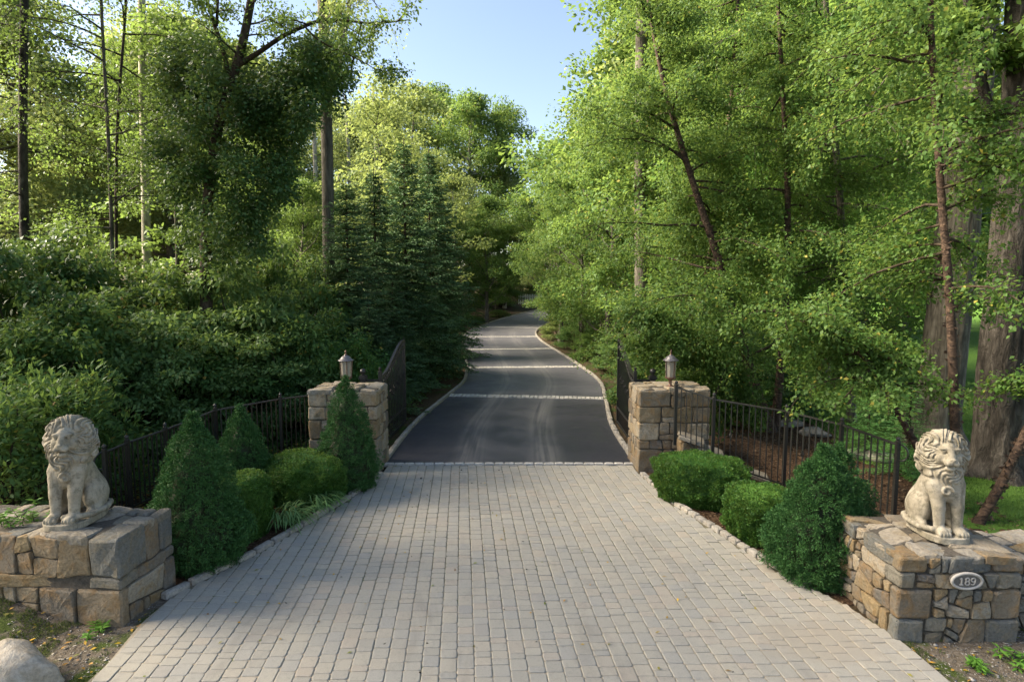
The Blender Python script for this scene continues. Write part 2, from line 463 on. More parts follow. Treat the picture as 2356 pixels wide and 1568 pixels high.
t = NT('wrought_iron'); n = t.noise(40, 3, .6, t.pos())
MAT['wrought_iron'] = t.done(t.bsdf(t.ramp(n, [(.3, (.012, .012, .011)), (.6, (.022, .021, .018)), (.8, (.05, .036, .02))]), .42, .5, bump=n, bstr=.15, bdist=.003))
t = NT('weathered_bronze'); n = t.noise(30, 4, .6, t.pos())
MAT['weathered_bronze'] = t.done(t.bsdf(t.ramp(n, [(.3, (.10, .055, .035)), (.6, (.17, .10, .07)), (.8, (.24, .19, .16))]), .45, .5, metal=.5))
t = NT('zinc_grey'); n = t.noise(30, 4, .6, t.pos())
MAT['zinc_grey'] = t.done(t.bsdf(t.ramp(n, [(.3, (.10, .095, .10)), (.7, (.18, .165, .17))]), .42, .5, metal=.4))
t = NT('seeded_glass'); n = t.noise(90, 3, .6, t.pos())
b = t.bsdf(t.ramp(n, [(.3, (.30, .27, .23)), (.7, (.42, .39, .33))]), .2, .5, bump=n, bstr=.3, bdist=.003)
tr = t.n('ShaderNodeBsdfTransparent'); tr.inputs[0].default_value = (.9, .87, .8, 1)
mx = t.n('ShaderNodeMixShader'); mx.inputs[0].default_value = .38
t.l(b.outputs[0], mx.inputs[1]); t.l(tr.outputs[0], mx.inputs[2]); t.l(mx.outputs[0], t.out.inputs[0]); MAT['seeded_glass'] = t.m
t = NT('candle_white'); MAT['candle_white'] = t.done(t.bsdf((.8, .74, .55), .5, .4))
t = NT('plaque_grey'); n = t.noise(60, 3, .6, t.pos())
MAT['plaque_grey'] = t.done(t.bsdf(t.ramp(n, [(.3, (.30, .28, .25)), (.7, (.42, .40, .37))]), .6, .4))
t = NT('plaque_dark'); n = t.noise(60, 3, .6, t.pos())
MAT['plaque_dark'] = t.done(t.bsdf(t.ramp(n, [(.3, (.10, .092, .082)), (.7, (.15, .14, .125))]), .7, .3))
t = NT('white_paint'); MAT['white_paint'] = t.done(t.bsdf((.78, .78, .74), .6, .3))
t = NT('cable_rubber'); MAT['cable_rubber'] = t.done(t.bsdf((.03, .05, .08), .4, .5))
t = NT('pebble_grey'); MAT['pebble_grey'] = t.done(t.bsdf(t.ramp(t.rnd(), [(0, (.12, .115, .105)), (.5, (.3, .28, .25)), (1, (.5, .48, .45))]), .85, .2))
t = NT('dry_leaf'); MAT['dry_leaf'] = t.done(t.bsdf(t.ramp(t.rnd(), [(0, (.45, .30, .02)), (.4, (.35, .18, .03)), (.7, (.16, .20, .03)), (1, (.20, .11, .05))]), .6, .3))
t = NT('mulch_chip'); MAT['mulch_chip'] = t.done(t.bsdf(t.ramp(t.rnd(), [(0, (.05, .03, .018)), (.5, (.12, .075, .045)), (1, (.24, .17, .11))]), .9, .1))

# ================================================================== SETTING: ground, lawn, drive
def grid_sheet(name, xs, ys, dz, mat, keep=None, kind='structure', zfun=terrain):
    X, Y = np.meshgrid(xs, ys)
    Zz = zfun(X, Y) + dz
    V = np.stack([X, Y, Zz], -1).reshape(-1, 3)
    nx, ny = len(xs), len(ys)
    i = np.arange(ny - 1)[:, None] * nx + np.arange(nx - 1)[None, :]
    F = np.stack([i, i + 1, i + nx + 1, i + nx], -1).reshape(-1, 4)
    if keep is not None:
        c = V[F].mean(1)
        F = F[keep(c[:, 0], c[:, 1])]
    o = obj(name, mesh_np(name, V, F, MAT[mat], True))
    return tag(o, kind=kind)

def axis(*segs):
    out = [segs[0][0]]
    for a, b, s in segs:
        out += list(np.arange(a + s, b + 1e-6, s))
    return np.array(out)
gx = axis((-160, -40, 10), (-40, -12, 1), (-12, 12, .25), (12, 40, 1), (40, 160, 10))
gy = axis((-60, 0, 5), (0, 3, .5), (3, 26, .25), (26, 90, 1), (90, 300, 15))
def ground_z(x, y):
    d = np.abs(x - road_x(y))
    return terrain(x, y) - .06 * (1 - sstep(2.2, 2.6, d)) * (y > 9.9) - .05 * (y < 10.3) * (np.abs(x) < 3.2)
g = grid_sheet('ground', gx, gy, 0, 'leaf_litter', zfun=ground_z)

def wob(x, y, s=1.0): return .25 * np.sin(x * 2.1 * s + 1) + .22 * np.sin(y * 1.7 * s + 2) + .12 * np.sin(x * 5.3 + y * 4.1)
# lawn: on the right beyond the mulched bed
lx = axis((4, 14, .2), (14, 60, 1)); ly = axis((4, 22, .2), (22, 110, 1.5))
def lawn_keep(x, y):
    edge = np.interp(y, [4, 6.5, 7.7, 8.5, 10, 12, 14, 18, 25, 40, 110], [6.9, 6.4, 6.3, 6.5, 6.7, 6.8, 7.0, 7.0, 7.0, 8, 20])
    return x + wob(x, y) * .6 > edge
tag(grid_sheet('lawn', lx, ly, .014, 'lawn_turf', lawn_keep), kind='structure')
# mulched planting beds beside the paved apron, inside and outside the fences
KL = np.array([(9.62, -2.24), (9.46, -2.25), (8.46, -2.48), (7.51, -2.79), (6.74, -3.05), (6.11, -3.35), (5.71, -3.56)])
KR = np.array([(9.62, 2.22), (9.2, 2.27), (8.29, 2.39), (7.58, 2.61), (6.98, 2.79), (6.41, 2.97), (5.85, 3.2)])
def xl(y):
    return np.interp(y, [2.5, 3.6, 4.58, 5.2, 5.71, 6.11, 6.74, 7.51, 8.46, 9.46, 10.2], [-3.7, -3.5, -3.42, -3.52, -3.5, -3.30, -3.0, -2.74, -2.43, -2.22, -2.22])
def xr(y):
    return np.interp(y, [2.5, 4.43, 4.87, 5.5, 6.41, 6.98, 7.58, 8.29, 9.69, 10.3], [3.7, 3.54, 3.52, 3.36, 2.92, 2.74, 2.56, 2.34, 2.16, 2.16])
bx = axis((-7, 9, .12)); by = axis((5.2, 16, .12))
def bed_keep(x, y):
    r = (x > xr(y) + .06) & (x < np.interp(y, [5, 8, 9.5, 16], [7.4, 6.9, 7.2, 7.6]) + wob(x, y) * .5) & (y > 5.6)
    l = (x < xl(y) - .06) & (x > -6.2 + wob(x, y) * .3) & (y > 5.9) & (y < 11)
    road = (np.abs(x - road_x(y)) < 2.5) & (y > 10)
    return (r | l) & ~road
tag(grid_sheet('planting_bed', bx, by, .008, 'mulch', bed_keep), kind='structure')
vx = axis((-9, 9, .12)); vy = axis((2.2, 6.4, .12))
def verge_keep(x, y):
    l = (x < xl(y) + .05) & (y < 5.75 + wob(x, y) * .2)
    r = (x > xr(y) - .05) & (y < 5.3 + wob(x, y) * .2)
    return l | r
tag(grid_sheet('dirt_verge', vx, vy, .010, 'dirt_verge', verge_keep), kind='structure')

# asphalt drive
ys = np.concatenate([np.arange(10.22, 30, .35), np.arange(30, 82, .8)])
cx = road_x(ys); dx = np.gradient(cx, ys)
tn = np.stack([dx, np.ones_like(dx)], 1); tn /= np.linalg.norm(tn, axis=1, keepdims=True)
nr = np.stack([tn[:, 1], -tn[:, 0]], 1)
m = 9
V = []; UV = []
arc = np.concatenate([[0], np.cumsum(np.hypot(np.diff(ys), np.diff(cx)))])
for i in range(len(ys)):
    for j in range(m):
        u = -1 + 2 * j / (m - 1)
        px, py = cx[i] + nr[i, 0] * u * ROAD_HALF, ys[i] + nr[i, 1] * u * ROAD_HALF
        if i == 0: py = 10.22
        V.append((px, py, tz(cx[i], ys[i]) + .012)); UV.append((j / (m - 1), arc[i]))
F = np.array([(i * m + j, i * m + j + 1, (i + 1) * m + j + 1, (i + 1) * m + j) for i in range(len(ys) - 1) for j in range(m - 1)])
me = mesh_np('driveway', V, F, MAT['asphalt'], True)
ul = me.uv_layers.new(name='UVMap')
ul.data.foreach_set('uv', np.asarray(UV, np.float32)[F.ravel()].ravel())
tag(obj('driveway', me), kind='structure')
def lane(y, u):
    """point at signed offset u (m) across the drive at depth y, and heading"""
    c = float(road_x(y)); d = float(road_x(y + .05) - road_x(y - .05)) / .1
    l = math.hypot(1, d)
    return np.array((c + u / l, y - u * d / l, tz(c, y))), math.atan2(1, d) - math.pi / 2

# rough rectangular block (kerb block, sett, cap): bevelled and uneven, 44 triangles
def block_mesh(name, sx, sy, sz, mat, seed, bev=.18, rough=.06):
    r = random.Random(seed)
    b = bev * min(sx, sy, sz)
    V = []; 
    def ring(k, z, n):
        x, y = sx / 2 - k, sy / 2 - k; c = max(b * .8, 0.001)
        for (px, py) in [(-x + c, -y), (x - c, -y), (x, -y + c), (x, y - c), (x - c, y), (-x + c, y), (-x, y - c), (-x, -y + c)]:
            V.append((px + r.uniform(-1, 1) * n, py + r.uniform(-1, 1) * n, z + r.uniform(-1, 1) * n))
    n = rough * min(sx, sy, sz)
    ring(0, 0, n * .5); ring(0, sz * .55, n); ring(b * .35, sz - b * .5, n * .7); ring(b * 1.6, sz, n * .7)
    V.append((r.uniform(-1, 1) * n, r.uniform(-1, 1) * n, sz + n * .4))
    F = []
    for i in range(3):
        for j in range(8): F.append((i * 8 + j, i * 8 + (j + 1) % 8, (i + 1) * 8 + (j + 1) % 8, (i + 1) * 8 + j))
    for j in range(8): F.append((24 + j, 24 + (j + 1) % 8, 32))
    return mesh_np(name, V, F, MAT[mat])
KB = [block_mesh('kerb_block', .278, .105, .26, 'kerb_stone', s) for s in range(8)]
KBS = [block_mesh('kerb_block', .174, .105, .24, 'kerb_stone', 20 + s) for s in range(8)]
rk = random.Random(4)
def kerb(name, pts, z, block, top, blocks):
    """blocks set end to end along a polyline"""
    root = tag(empty(name, (pts[0][0], pts[0][1], 0)), kind='structure')
    P = np.asarray(pts, float); seg = np.hypot(*np.diff(P, axis=0).T); s = np.concatenate([[0], np.cumsum(seg)])
    d = block / 2
    while d < s[-1] - block * .3:
        x = np.interp(d, s, P[:, 0]); y = np.interp(d, s, P[:, 1]); x2 = np.interp(d + .08, s, P[:, 0]); y2 = np.interp(d + .08, s, P[:, 1])
        x1 = np.interp(d - .08, s, P[:, 0]); y1 = np.interp(d - .08, s, P[:, 1])
        o = obj('kerb_block', rk.choice(blocks), root)
        o.location = (x - pts[0][0], y - pts[0][1], z(x, y) + top + rk.uniform(-.008, .008))
        o.rotation_euler = (rk.uniform(-.03, .03), rk.uniform(-.03, .03), math.atan2(y2 - y1, x2 - x1) + rk.uniform(-.04, .04))
        o.scale = (block / .28 * rk.uniform(.93, 1.0) if blocks is KB else rk.uniform(.93, 1.0), 1, 1)
        d += block
    return root
kerb('kerb', [(x, y) for y, x in KL], lambda x, y: 0, .28, -.175, KB)
kerb('kerb', [(x, y) for y, x in KR], lambda x, y: 0, .175, -.165, KBS)
for sgn in (-1, 1):
    kerb('kerb', [tuple(lane(y, sgn * (ROAD_HALF + .06))[0][:2]) for y in np.arange(10.3, 64 if sgn < 0 else 50, .5)], lambda x, y: tz(float(road_x(y)), y), .28, -.185, KB)
# bands of pale setts across the drive
SETT = [block_mesh('sett', .115, .17, .06, 'sett_stone', 50 + s, .2, .08) for s in range(8)]
for y in (16.62, 22.85, 29.4, 35.9, 42.4):
    p, h = lane(y, 0)
    root = tag(empty('sett_band', p, rz=h), kind='structure')
    for row in (-.09, .09):
        for k in range(36):
            o = obj('sett', rk.choice(SETT), root, (-2.19 + .125 * k + rk.uniform(-.006, .006), row + rk.uniform(-.006, .006), -.022 + rk.uniform(-.004, .004)))
            o.rotation_euler = (0, 0, rk.uniform(-.05, .05))
root = tag(empty('sett_band', (-.05, 10.17, 0)), kind='structure')
for k in range(25):
    obj('sett', rk.choice(SETT), root, (-2.16 + .18 * k, rk.uniform(-.004, .004), -.012), math.pi / 2 * 0).scale = (1.5, .55, 1)

# ------------------------------------------------------------------ paved apron: sand bed + pavers
sy = np.arange(2.4, 10.12, .12)
V = []; F = []
for i, y in enumerate(sy):
    for j in range(25):
        u = j / 24
        V.append((xl(y) * (1 - u) + xr(y) * u, y, .0262))
for i in range(len(sy) - 1):
    for j in range(24): F.append((i * 25 + j, i * 25 + j + 1, (i + 1) * 25 + j + 1, (i + 1) * 25 + j))
apron = obj('paved_apron', mesh_np('paved_apron', V, np.array(F), MAT['joint_sand'], True))
tag(apron, kind='structure')
rp = random.Random(11)
PW = .148; DRIFT = -.086
pieces = []
for c in range(-34, 36):
    y = 2.55 + rp.uniform(0, .15)
    while y < 10.04:
        ln = rp.choice((.148, .148, .110, .110, .185, .078))
        ln = min(ln, 10.09 - y)
        if ln < .05: break
        yc = y + ln / 2
        xc = c * PW + DRIFT * (yc - 5) + .02
        hw, hl = PW / 2 - .0030, ln / 2 - .0020
        y += ln
        if xc + hw < xl(yc) + .04 or xc - hw > xr(yc) - .04: continue
        g_ = hw * .20
        out = [(-hw + g_, -hl), (hw - g_, -hl), (hw, -hl + g_ * .7), (hw, hl - g_ * .7), (hw - g_, hl), (-hw + g_, hl), (-hw, hl - g_ * .7), (-hw, -hl + g_ * .7)]
        out = [(px + rp.uniform(-.003, .003), py + rp.uniform(-.002, .002)) for px, py in out]
        dz = rp.uniform(-.0025, .0025); tx, ty = rp.uniform(-.015, .015), rp.uniform(-.015, .015)
        sag = -.0035 * math.exp(-((xc + 2.2) / .7) ** 2 - ((yc - 7.3) / .8) ** 2)
        Vp = []
        for ins, z in ((1.0, .0), (1.0, .0235), (.945, .0285), (.86, .0295)):
            for px, py in out: Vp.append([px * ins + DRIFT * py, py * (ins if abs(py) > 0 else 1), .004 + z + dz + sag + tx * px + ty * py])
        Vp = np.array(Vp)
        a, b = xl(yc) + .012 - xc, xr(yc) - .012 - xc
        Vp[:, 0] = np.clip(Vp[:, 0], a, b)
        if Vp[:, 0].max() - Vp[:, 0].min() < .045: continue
        pieces.append(((xc, yc), Vp))
PF = [(i * 8 + j, i * 8 + (j + 1) % 8, (i + 1) * 8 + (j + 1) % 8, (i + 1) * 8 + j) for i in range(3) for j in range(8)] + [tuple(24 + j for j in range(8))]
def psize(p):
    (x, y), V_ = p
    vis = abs(x / y) < .885 + .02 and y > 4.40
    t_ = y * math.cos(PITCH) + CAMZ * math.sin(PITCH)
    return (np.ptp(V_[:, 0]) * np.ptp(V_[:, 1]) / t_ ** 3) if vis else 0
pieces.sort(key=psize, reverse=True)
for (x, y), Vp in pieces[:300]:
    obj('paver', mesh_np('paver', Vp, PF, MAT['paver_concrete']), apron, (x, y, 0))
mb = MB()
for (x, y), Vp in pieces[300:]: mb.add(Vp + np.array((x, y, 0)), PF)
tag(mb.build('paver_field', MAT['paver_concrete'], apron), kind='stuff')

# ================================================================== STONE WORK
def clip_half(poly, p, n):
    out = []
    k = len(poly)
    for i in range(k):
        a, b = poly[i], poly[(i + 1) % k]
        da = (a[0] - p[0]) * n[0] + (a[1] - p[1]) * n[1]; db = (b[0] - p[0]) * n[0] + (b[1] - p[1]) * n[1]
        if da >= 0: out.append(a)
        if (da > 0 > db) or (da < 0 < db):
            t_ = da / (da - db); out.append((a[0] + (b[0] - a[0]) * t_, a[1] + (b[1] - a[1]) * t_))
    return out
def parea(p): return abs(sum(p[i][0] * p[(i + 1) % len(p)][1] - p[(i + 1) % len(p)][0] * p[i][1] for i in range(len(p)))) / 2
def split_poly(poly, target, r, jit):
    a = parea(poly)
    if a < target * math.exp(r.uniform(-1.15, .85)): return [poly]
    xs = [q[0] for q in poly]; ys_ = [q[1] for q in poly]
    w, h = max(xs) - min(xs), max(ys_) - min(ys_)
    cx_, cy_ = sum(xs) / len(xs), sum(ys_) / len(ys_)
    cx_ += r.uniform(-.18, .18) * w; cy_ += r.uniform(-.18, .18) * h
    ang = (0 if w > h * 1.15 else math.pi / 2) + r.uniform(-jit, jit)
    n = (math.cos(ang), math.sin(ang))
    A = clip_half(poly, (cx_, cy_), n); B = clip_half(poly, (cx_, cy_), (-n[0], -n[1]))
    res = []
    for q in (A, B):
        if len(q) >= 3 and parea(q) > target * .12: res += split_poly(q, target, r, jit)
    return res
def warp2(p, s):
    v = np.array([(p[0] * 4.3 + s, p[1] * 4.3, s * .7), (p[0] * 4.3 + 9 + s, p[1] * 4.3 + 5, s * .7)])
    n = vnoise(v); return p[0] + .022 * n[0], p[1] + .022 * n[1]
def stone_piece(poly, r, joint, proud, back, s, uvlim=None, facet=.010):
    """a dressed stone standing on its outline: V in (u, v, n) coordinates"""
    pts = []
    k = len(poly)
    for i in range(k):
        a, b = np.array(poly[i]), np.array(poly[(i + 1) % k])
        L = np.linalg.norm(b - a); m_ = max(1, int(round(L / .06)))
        for j in range(m_): pts.append(a + (b - a) * j / m_)
    pts = np.array([warp2(p, s) for p in pts])
    pts = .72 * pts + .14 * np.roll(pts, 1, 0) + .14 * np.roll(pts, -1, 0)
    c = pts.mean(0)
    d = pts - c; L = np.linalg.norm(d, axis=1, keepdims=True)
    pts = c + d * np.clip((L - joint) / L, .3, 1)
    rs = np.random.RandomState(r.randrange(10 ** 6))
    K = len(pts); ext = np.ptp(pts, axis=0).min()
    tilt = rs.uniform(-.13, .13, 2)
    V = []
    for ins, z, jn in ((1, -back, 0), (1, proud * .55, .003), (1 - min(.08, .010 / ext * 2), proud * .95, .004), (.50, proud + facet * .25, facet * .35)):
        q = c + (pts - c) * ins + rs.uniform(-jn, jn, (K, 2))
        zz = z + rs.uniform(-jn, jn, K) + ((q - c) @ tilt if z > 0 else 0)
        V += [(q[i, 0], q[i, 1], zz[i]) for i in range(K)]
    V.append((c[0], c[1], proud + facet * rs.uniform(.1, .5)))
    F = [(i * K + j, i * K + (j + 1) % K, (i + 1) * K + (j + 1) % K, (i + 1) * K + j) for i in range(3) for j in range(K)]
    F += [(3 * K + j, 3 * K + (j + 1) % K, 4 * K) for j in range(K)]
    return np.array(V), F
def ccw(p):
    s_ = sum(p[i][0] * p[(i + 1) % len(p)][1] - p[(i + 1) % len(p)][0] * p[i][1] for i in range(len(p)))
    return p if s_ > 0 else p[::-1]
def lay_face(root, O, U, Vv, polys, r, mats, joint=.008, proud=.03, back=.05, s=0.0, name='stone'):
    O, U, Vv = (np.asarray(q, float) for q in (O, U, Vv)); N = np.cross(U, Vv)
    for p in polys:
        if parea(p) < .0012: continue
        Vs, F = stone_piece(ccw(p), r, joint, proud * r.uniform(.6, 1.25), back, s)
        W = O + Vs[:, :1] * U + Vs[:, 1:2] * Vv + Vs[:, 2:] * N
        c = W.mean(0)
        o = obj(name, mesh_np(name, W - c, F, MAT[r.choice(mats)]), root, c)
def rough_box(name, lo, hi, mat, r, root, n=4, amp=.012, name_=None):
    """an uneven squared stone in world coordinates relative to the root"""
    lo, hi = np.array(lo, float), np.array(hi, float); c = (lo + hi) / 2; h = (hi - lo) / 2
    V = []; F = []; idx = {}; n = 5
    def crd(i, hh):
        e = min(.020 / hh, .3)
        return (-1, -1 + e, -.36, .36, 1 - e, 1)[i]
    def vid(i, j, k):
        if (i, j, k) not in idx:
            q = np.array((crd(i, h[0]), crd(j, h[1]), crd(k, h[2]))); w = q * h
            edge = (np.abs(q) > .999).sum()
            w = w - np.sign(q) * (np.abs(q) > .999) * (.008 if edge == 2 else .015 if edge == 3 else 0)
            idx[(i, j, k)] = len(V); V.append(w)
        return idx[(i, j, k)]
    for a in range(n):
        for b in range(n):
            F.append((vid(a, b, n), vid(a + 1, b, n), vid(a + 1, b + 1, n), vid(a, b + 1, n)))
            F.append((vid(a, b + 1, 0), vid(a + 1, b + 1, 0), vid(a + 1, b, 0), vid(a, b, 0)))
            F.append((vid(a, 0, b), vid(a + 1, 0, b), vid(a + 1, 0, b + 1), vid(a, 0, b + 1)))
            F.append((vid(a, n, b + 1), vid(a + 1, n, b + 1), vid(a + 1, n, b), vid(a, n, b)))
            F.append((vid(0, a, b + 1), vid(0, a + 1, b + 1), vid(0, a + 1, b), vid(0, a, b)))
            F.append((vid(n, a, b), vid(n, a + 1, b), vid(n, a + 1, b + 1), vid(n, a, b + 1)))
    V = np.array(V); sd = r.uniform(0, 50)
    V += np.stack([vnoise(V * 9 + sd), vnoise(V * 9 + sd + 7), vnoise(V * 9 + sd + 13)], 1) * amp
    V += np.stack([vnoise(V * 25 + sd), vnoise(V * 25 + sd + 7), vnoise(V * 25 + sd + 13)], 1) * amp * .4
    return obj(name_ or name, mesh_np(name, V, F, MAT[mat]), root, c)
def rect(u0, u1, v0, v1): return [(u0, v0), (u1, v0), (u1, v1), (u0, v1)]

def masonry(root, lo, hi, faces, zs, quoins, seed, target, jit, mats, qmats, cap, cap_mats, s, joint=.008, proud=.028):
    """a block of rubble masonry lo..hi (relative to root): bands of stones on the named faces, quoins on the named corners, cap slabs.
    faces: subset of 'f' (y=lo), 'l' (x=lo), 'r' (x=hi), 'b' (y=hi). quoins: {corner: [(len on f/b, len on l/r) per band]}"""
    r = random.Random(seed)
    (x0, y0, z0), (x1, y1, z1) = lo, hi
    mb = MB(); mb.box((x0 + .012, y0 + .012, z0 - .15), (x1 - .012, y1 - .012, z1 - .01)); mb.build('mortar_core', MAT['mortar'], root)
    P = proud
    for i in range(len(zs) - 1):
        za, zb = zs[i], zs[i + 1]
        for cnr, ql in quoins.items():
            a, b = ql[i]
            if a <= 0: continue
            cxs = (x0 - P, x0 + a) if 'l' in cnr else (x1 - a, x1 + P)
            cys = (y0 - P, y0 + b) if 'f' in cnr else (y1 - b, y1 + P)
            rough_box('stone', (cxs[0], cys[0], za + .006), (cxs[1], cys[1], zb - .006), qmats[i % len(qmats)], r, root)
        def q(c, k): return quoins[c][i][k] if c in quoins and quoins[c][i][0] > 0 else -P * .9
        if 'f' in faces:
            lay_face(root, (x0, y0, 0), (1, 0, 0), (0, 0, 1), split_poly(rect(q('fl', 0), x1 - x0 - q('fr', 0), za, zb), target, r, jit), r, mats, joint, P, s=s)
        if 'b' in faces:
            lay_face(root, (x1, y1, 0), (-1, 0, 0), (0, 0, 1), split_poly(rect(q('br', 0), x1 - x0 - q('bl', 0), za, zb), target * 1.5, r, jit), r, mats, joint, P, s=s + 3)
        if 'r' in faces:
            lay_face(root, (x1, y0, 0), (0, 1, 0), (0, 0, 1), split_poly(rect(q('fr', 1), y1 - y0 - q('br', 1), za, zb), target, r, jit), r, mats, joint, P, s=s + 7)
        if 'l' in faces:
            lay_face(root, (x0, y1, 0), (0, -1, 0), (0, 0, 1), split_poly(rect(q('bl', 1), y1 - y0 - q('fl', 1), za, zb), target, r, jit), r, mats, joint, P, s=s + 11)
    # cap: flat flags
    lay_face(root, (x0, y0, z1 - .035), (1, 0, 0), (0, 1, 0), split_poly(rect(-P, x1 - x0 + P, -P, y1 - y0 + P), cap, r, jit), r, cap_mats, .006, .042, .03, s=s + 2, name='cap_stone')

GREY, TAN, WALL = 'grey_stone', 'tan_stone', 'wall_stone'
# left lion plinth
pl = empty('lion_plinth', (-3.70, 5.30, 0), 'low stone plinth of large squared blocks carrying the lion among the weeds', 'plinth', 'stone plinths under the lions', rz=math.radians(-7))
pl.rotation_euler = (0, 0, math.radians(-5))
masonry(pl, (-2.6, -.10, -.08), (.02, .62, .86), 'fr', [-.08, .36, .48, .86], {'fr': [(.44, .09), (.30, .24), (.28, .35)], 'br': [(.12, .15), (.14, .12), (.12, .16)]},
        3, .12, .16, [WALL, WALL, WALL, TAN], [WALL, GREY, GREY], .12, ['cap_stone', GREY], 1.3, joint=.005, proud=.02)
# right lion plinth
pr = empty('lion_plinth', (3.46, 4.94, 0), 'rubble stone plinth under the right lion with an oval number plaque on its face', 'plinth', 'stone plinths under the lions')
masonry(pr, (.03, .03, -.08), (1.08, .95, .81), 'flr', [-.08, .22, .50, .66, .81], {'fl': [(.22, .12), (.28, .10), (.12, .20), (.22, .10)], 'fr': [(.26, .2), (.22, .2), (.20, .2), (.24, .2)]},
        8, .034, .5, [WALL, WALL, TAN, GREY, WALL], [GREY, WALL, GREY, WALL], .10, ['cap_stone', 'cap_stone', WALL], 4.1, joint=.006, proud=.026)
# dry stone wall running on to the right of it
w_ = empty('dry_stone_wall', (4.62, 5.16, 0), 'low dry stone wall running off behind the right plinth', 'wall')
masonry(w_, (0, 0, -.08), (2.6, .55, .70), 'f', [-.08, .18, .36, .54, .70], {}, 15, .022, .35, [WALL, GREY, WALL], [WALL], .06, ['cap_stone', WALL], 6.6, joint=.008, proud=.035)
# gate pillars
pil = empty('gate_pillar', (-3.44, 9.66, 0), 'square stone gate pillar on the left, half hidden by a small conifer', 'gate pillar', 'stone gate pillars')
zz = [-.05, .30, .62, .95, 1.18, 1.44]
masonry(pil, (0, 0, -.05), (1.13, .85, 1.46), 'frlb', zz, {'fr': [(.26, .2), (.16, .34), (.26, .2), (.14, .3), (.42, .22)], 'fl': [(.2, .2), (.28, .2), (.2, .2), (.28, .2), (.3, .2)], 'br': [(.2, .2), (.2, .3), (.2, .2), (.2, .3), (.2, .2)]},
        21, .07, .14, [TAN, TAN, WALL], [TAN, TAN, WALL], .14, ['cap_stone', TAN], 9.1, joint=.005, proud=.02)
pil2 = empty('gate_pillar', (2.19, 9.74, 0), 'square stone gate pillar on the right with a sloping ledge at its front', 'gate pillar', 'stone gate pillars')
masonry(pil2, (0, 0, -.05), (1.18, .85, 1.46), 'frlb', [-.05, .42, .58, .88, 1.16, 1.44], {'fl': [(.40, .26), (.18, .2), (.33, .22), (.36, .2), (.52, .24)], 'fr': [(.2, .2), (.28, .2), (.36, .2), (.28, .2), (.42, .2)], 'bl': [(.2, .2), (.2, .3), (.2, .2), (.2, .3), (.2, .2)]},
        27, .065, .14, [WALL, TAN, WALL], [WALL, WALL, TAN], .14, ['cap_stone', TAN], 12.4, joint=.005, proud=.02)
# sloping coping wall stepping down beside the right pillar under the fence
lw = empty('ledge_wall', (2.82, 9.72, 0), 'short sloping stone ledge stepping down under the first fence panel by the right pillar', 'wall')
r_ = random.Random(5)
for i, (xa, ya, xb, yb, zt) in enumerate([(0, -.34, .36, -.02, .70), (.30, -.42, .66, -.10, .52), (.60, -.52, .98, -.18, .34), (.92, -.60, 1.34, -.26, .18)]):
    rough_box('stone', (xa, ya, -.05), (xb, yb, zt - .07), WALL, r_, lw, amp=.015)
    o = rough_box('coping_stone', (xa - .03, ya - .05, zt - .07), (xb + .05, yb + .03, zt), 'cap_stone', r_, lw, amp=.010)
    o.rotation_euler = (0, math.radians(16), math.radians(-15))

# boulders and flat stones
def rock(name, loc, size, seed, mat, label, group=None, sub=3, amp=.22, cat='rock', rz=0):
    import bmesh
    bm = bmesh.new(); bmesh.ops.create_icosphere(bm, subdivisions=sub, radius=1.0)
    V = np.array([v.co[:] for v in bm.verts]); F = np.array([[v.index for v in f.verts] for f in bm.faces]); bm.free()
    rs = np.random.RandomState(seed)
    for k in range(16):   # flat facets
        n = rs.normal(size=3); n /= np.linalg.norm(n); d = rs.uniform(.42, .78)
        e = V @ n - d; V = V - np.clip(e, 0, None)[:, None] * n * .9
    V = V * (1 + amp * vnoise(V * 1.6 + seed)[:, None] + amp * .3 * vnoise(V * 5 + seed)[:, None]) * np.array(size)
    o = obj(name, mesh_np(name, V, F, MAT[mat]), None, loc, rz)
    return tag(o, label, cat, group)
b = G(66, 1545)
rock('boulder', (b[0] - .10, b[1] - .18, .10), (.62, .42, .32), 3, 'boulder_stone', 'pale angular boulder lying on the dirt verge before the left plinth', sub=4)
for i, (x, y, s_, sd, lb) in enumerate([(1832, 985, (.42, .3, .13), 5, 'flat pale stone lying on mulch behind the right fence, closest to the gate pillar'), (1885, 1005, (.5, .35, .12), 7, 'long flat pale stone in the mulch behind the middle of the right fence'), (2020, 1062, (.55, .4, .16), 9, 'broad flat grey stone behind the end of the right fence beside the birch stems')]):
    g_ = G(x, y); rock('flat_stone', (g_[0], g_[1] + .2, tz(g_[0], g_[1]) + .05), s_, sd, 'kerb_stone', lb, 'flat stones behind the right fence')

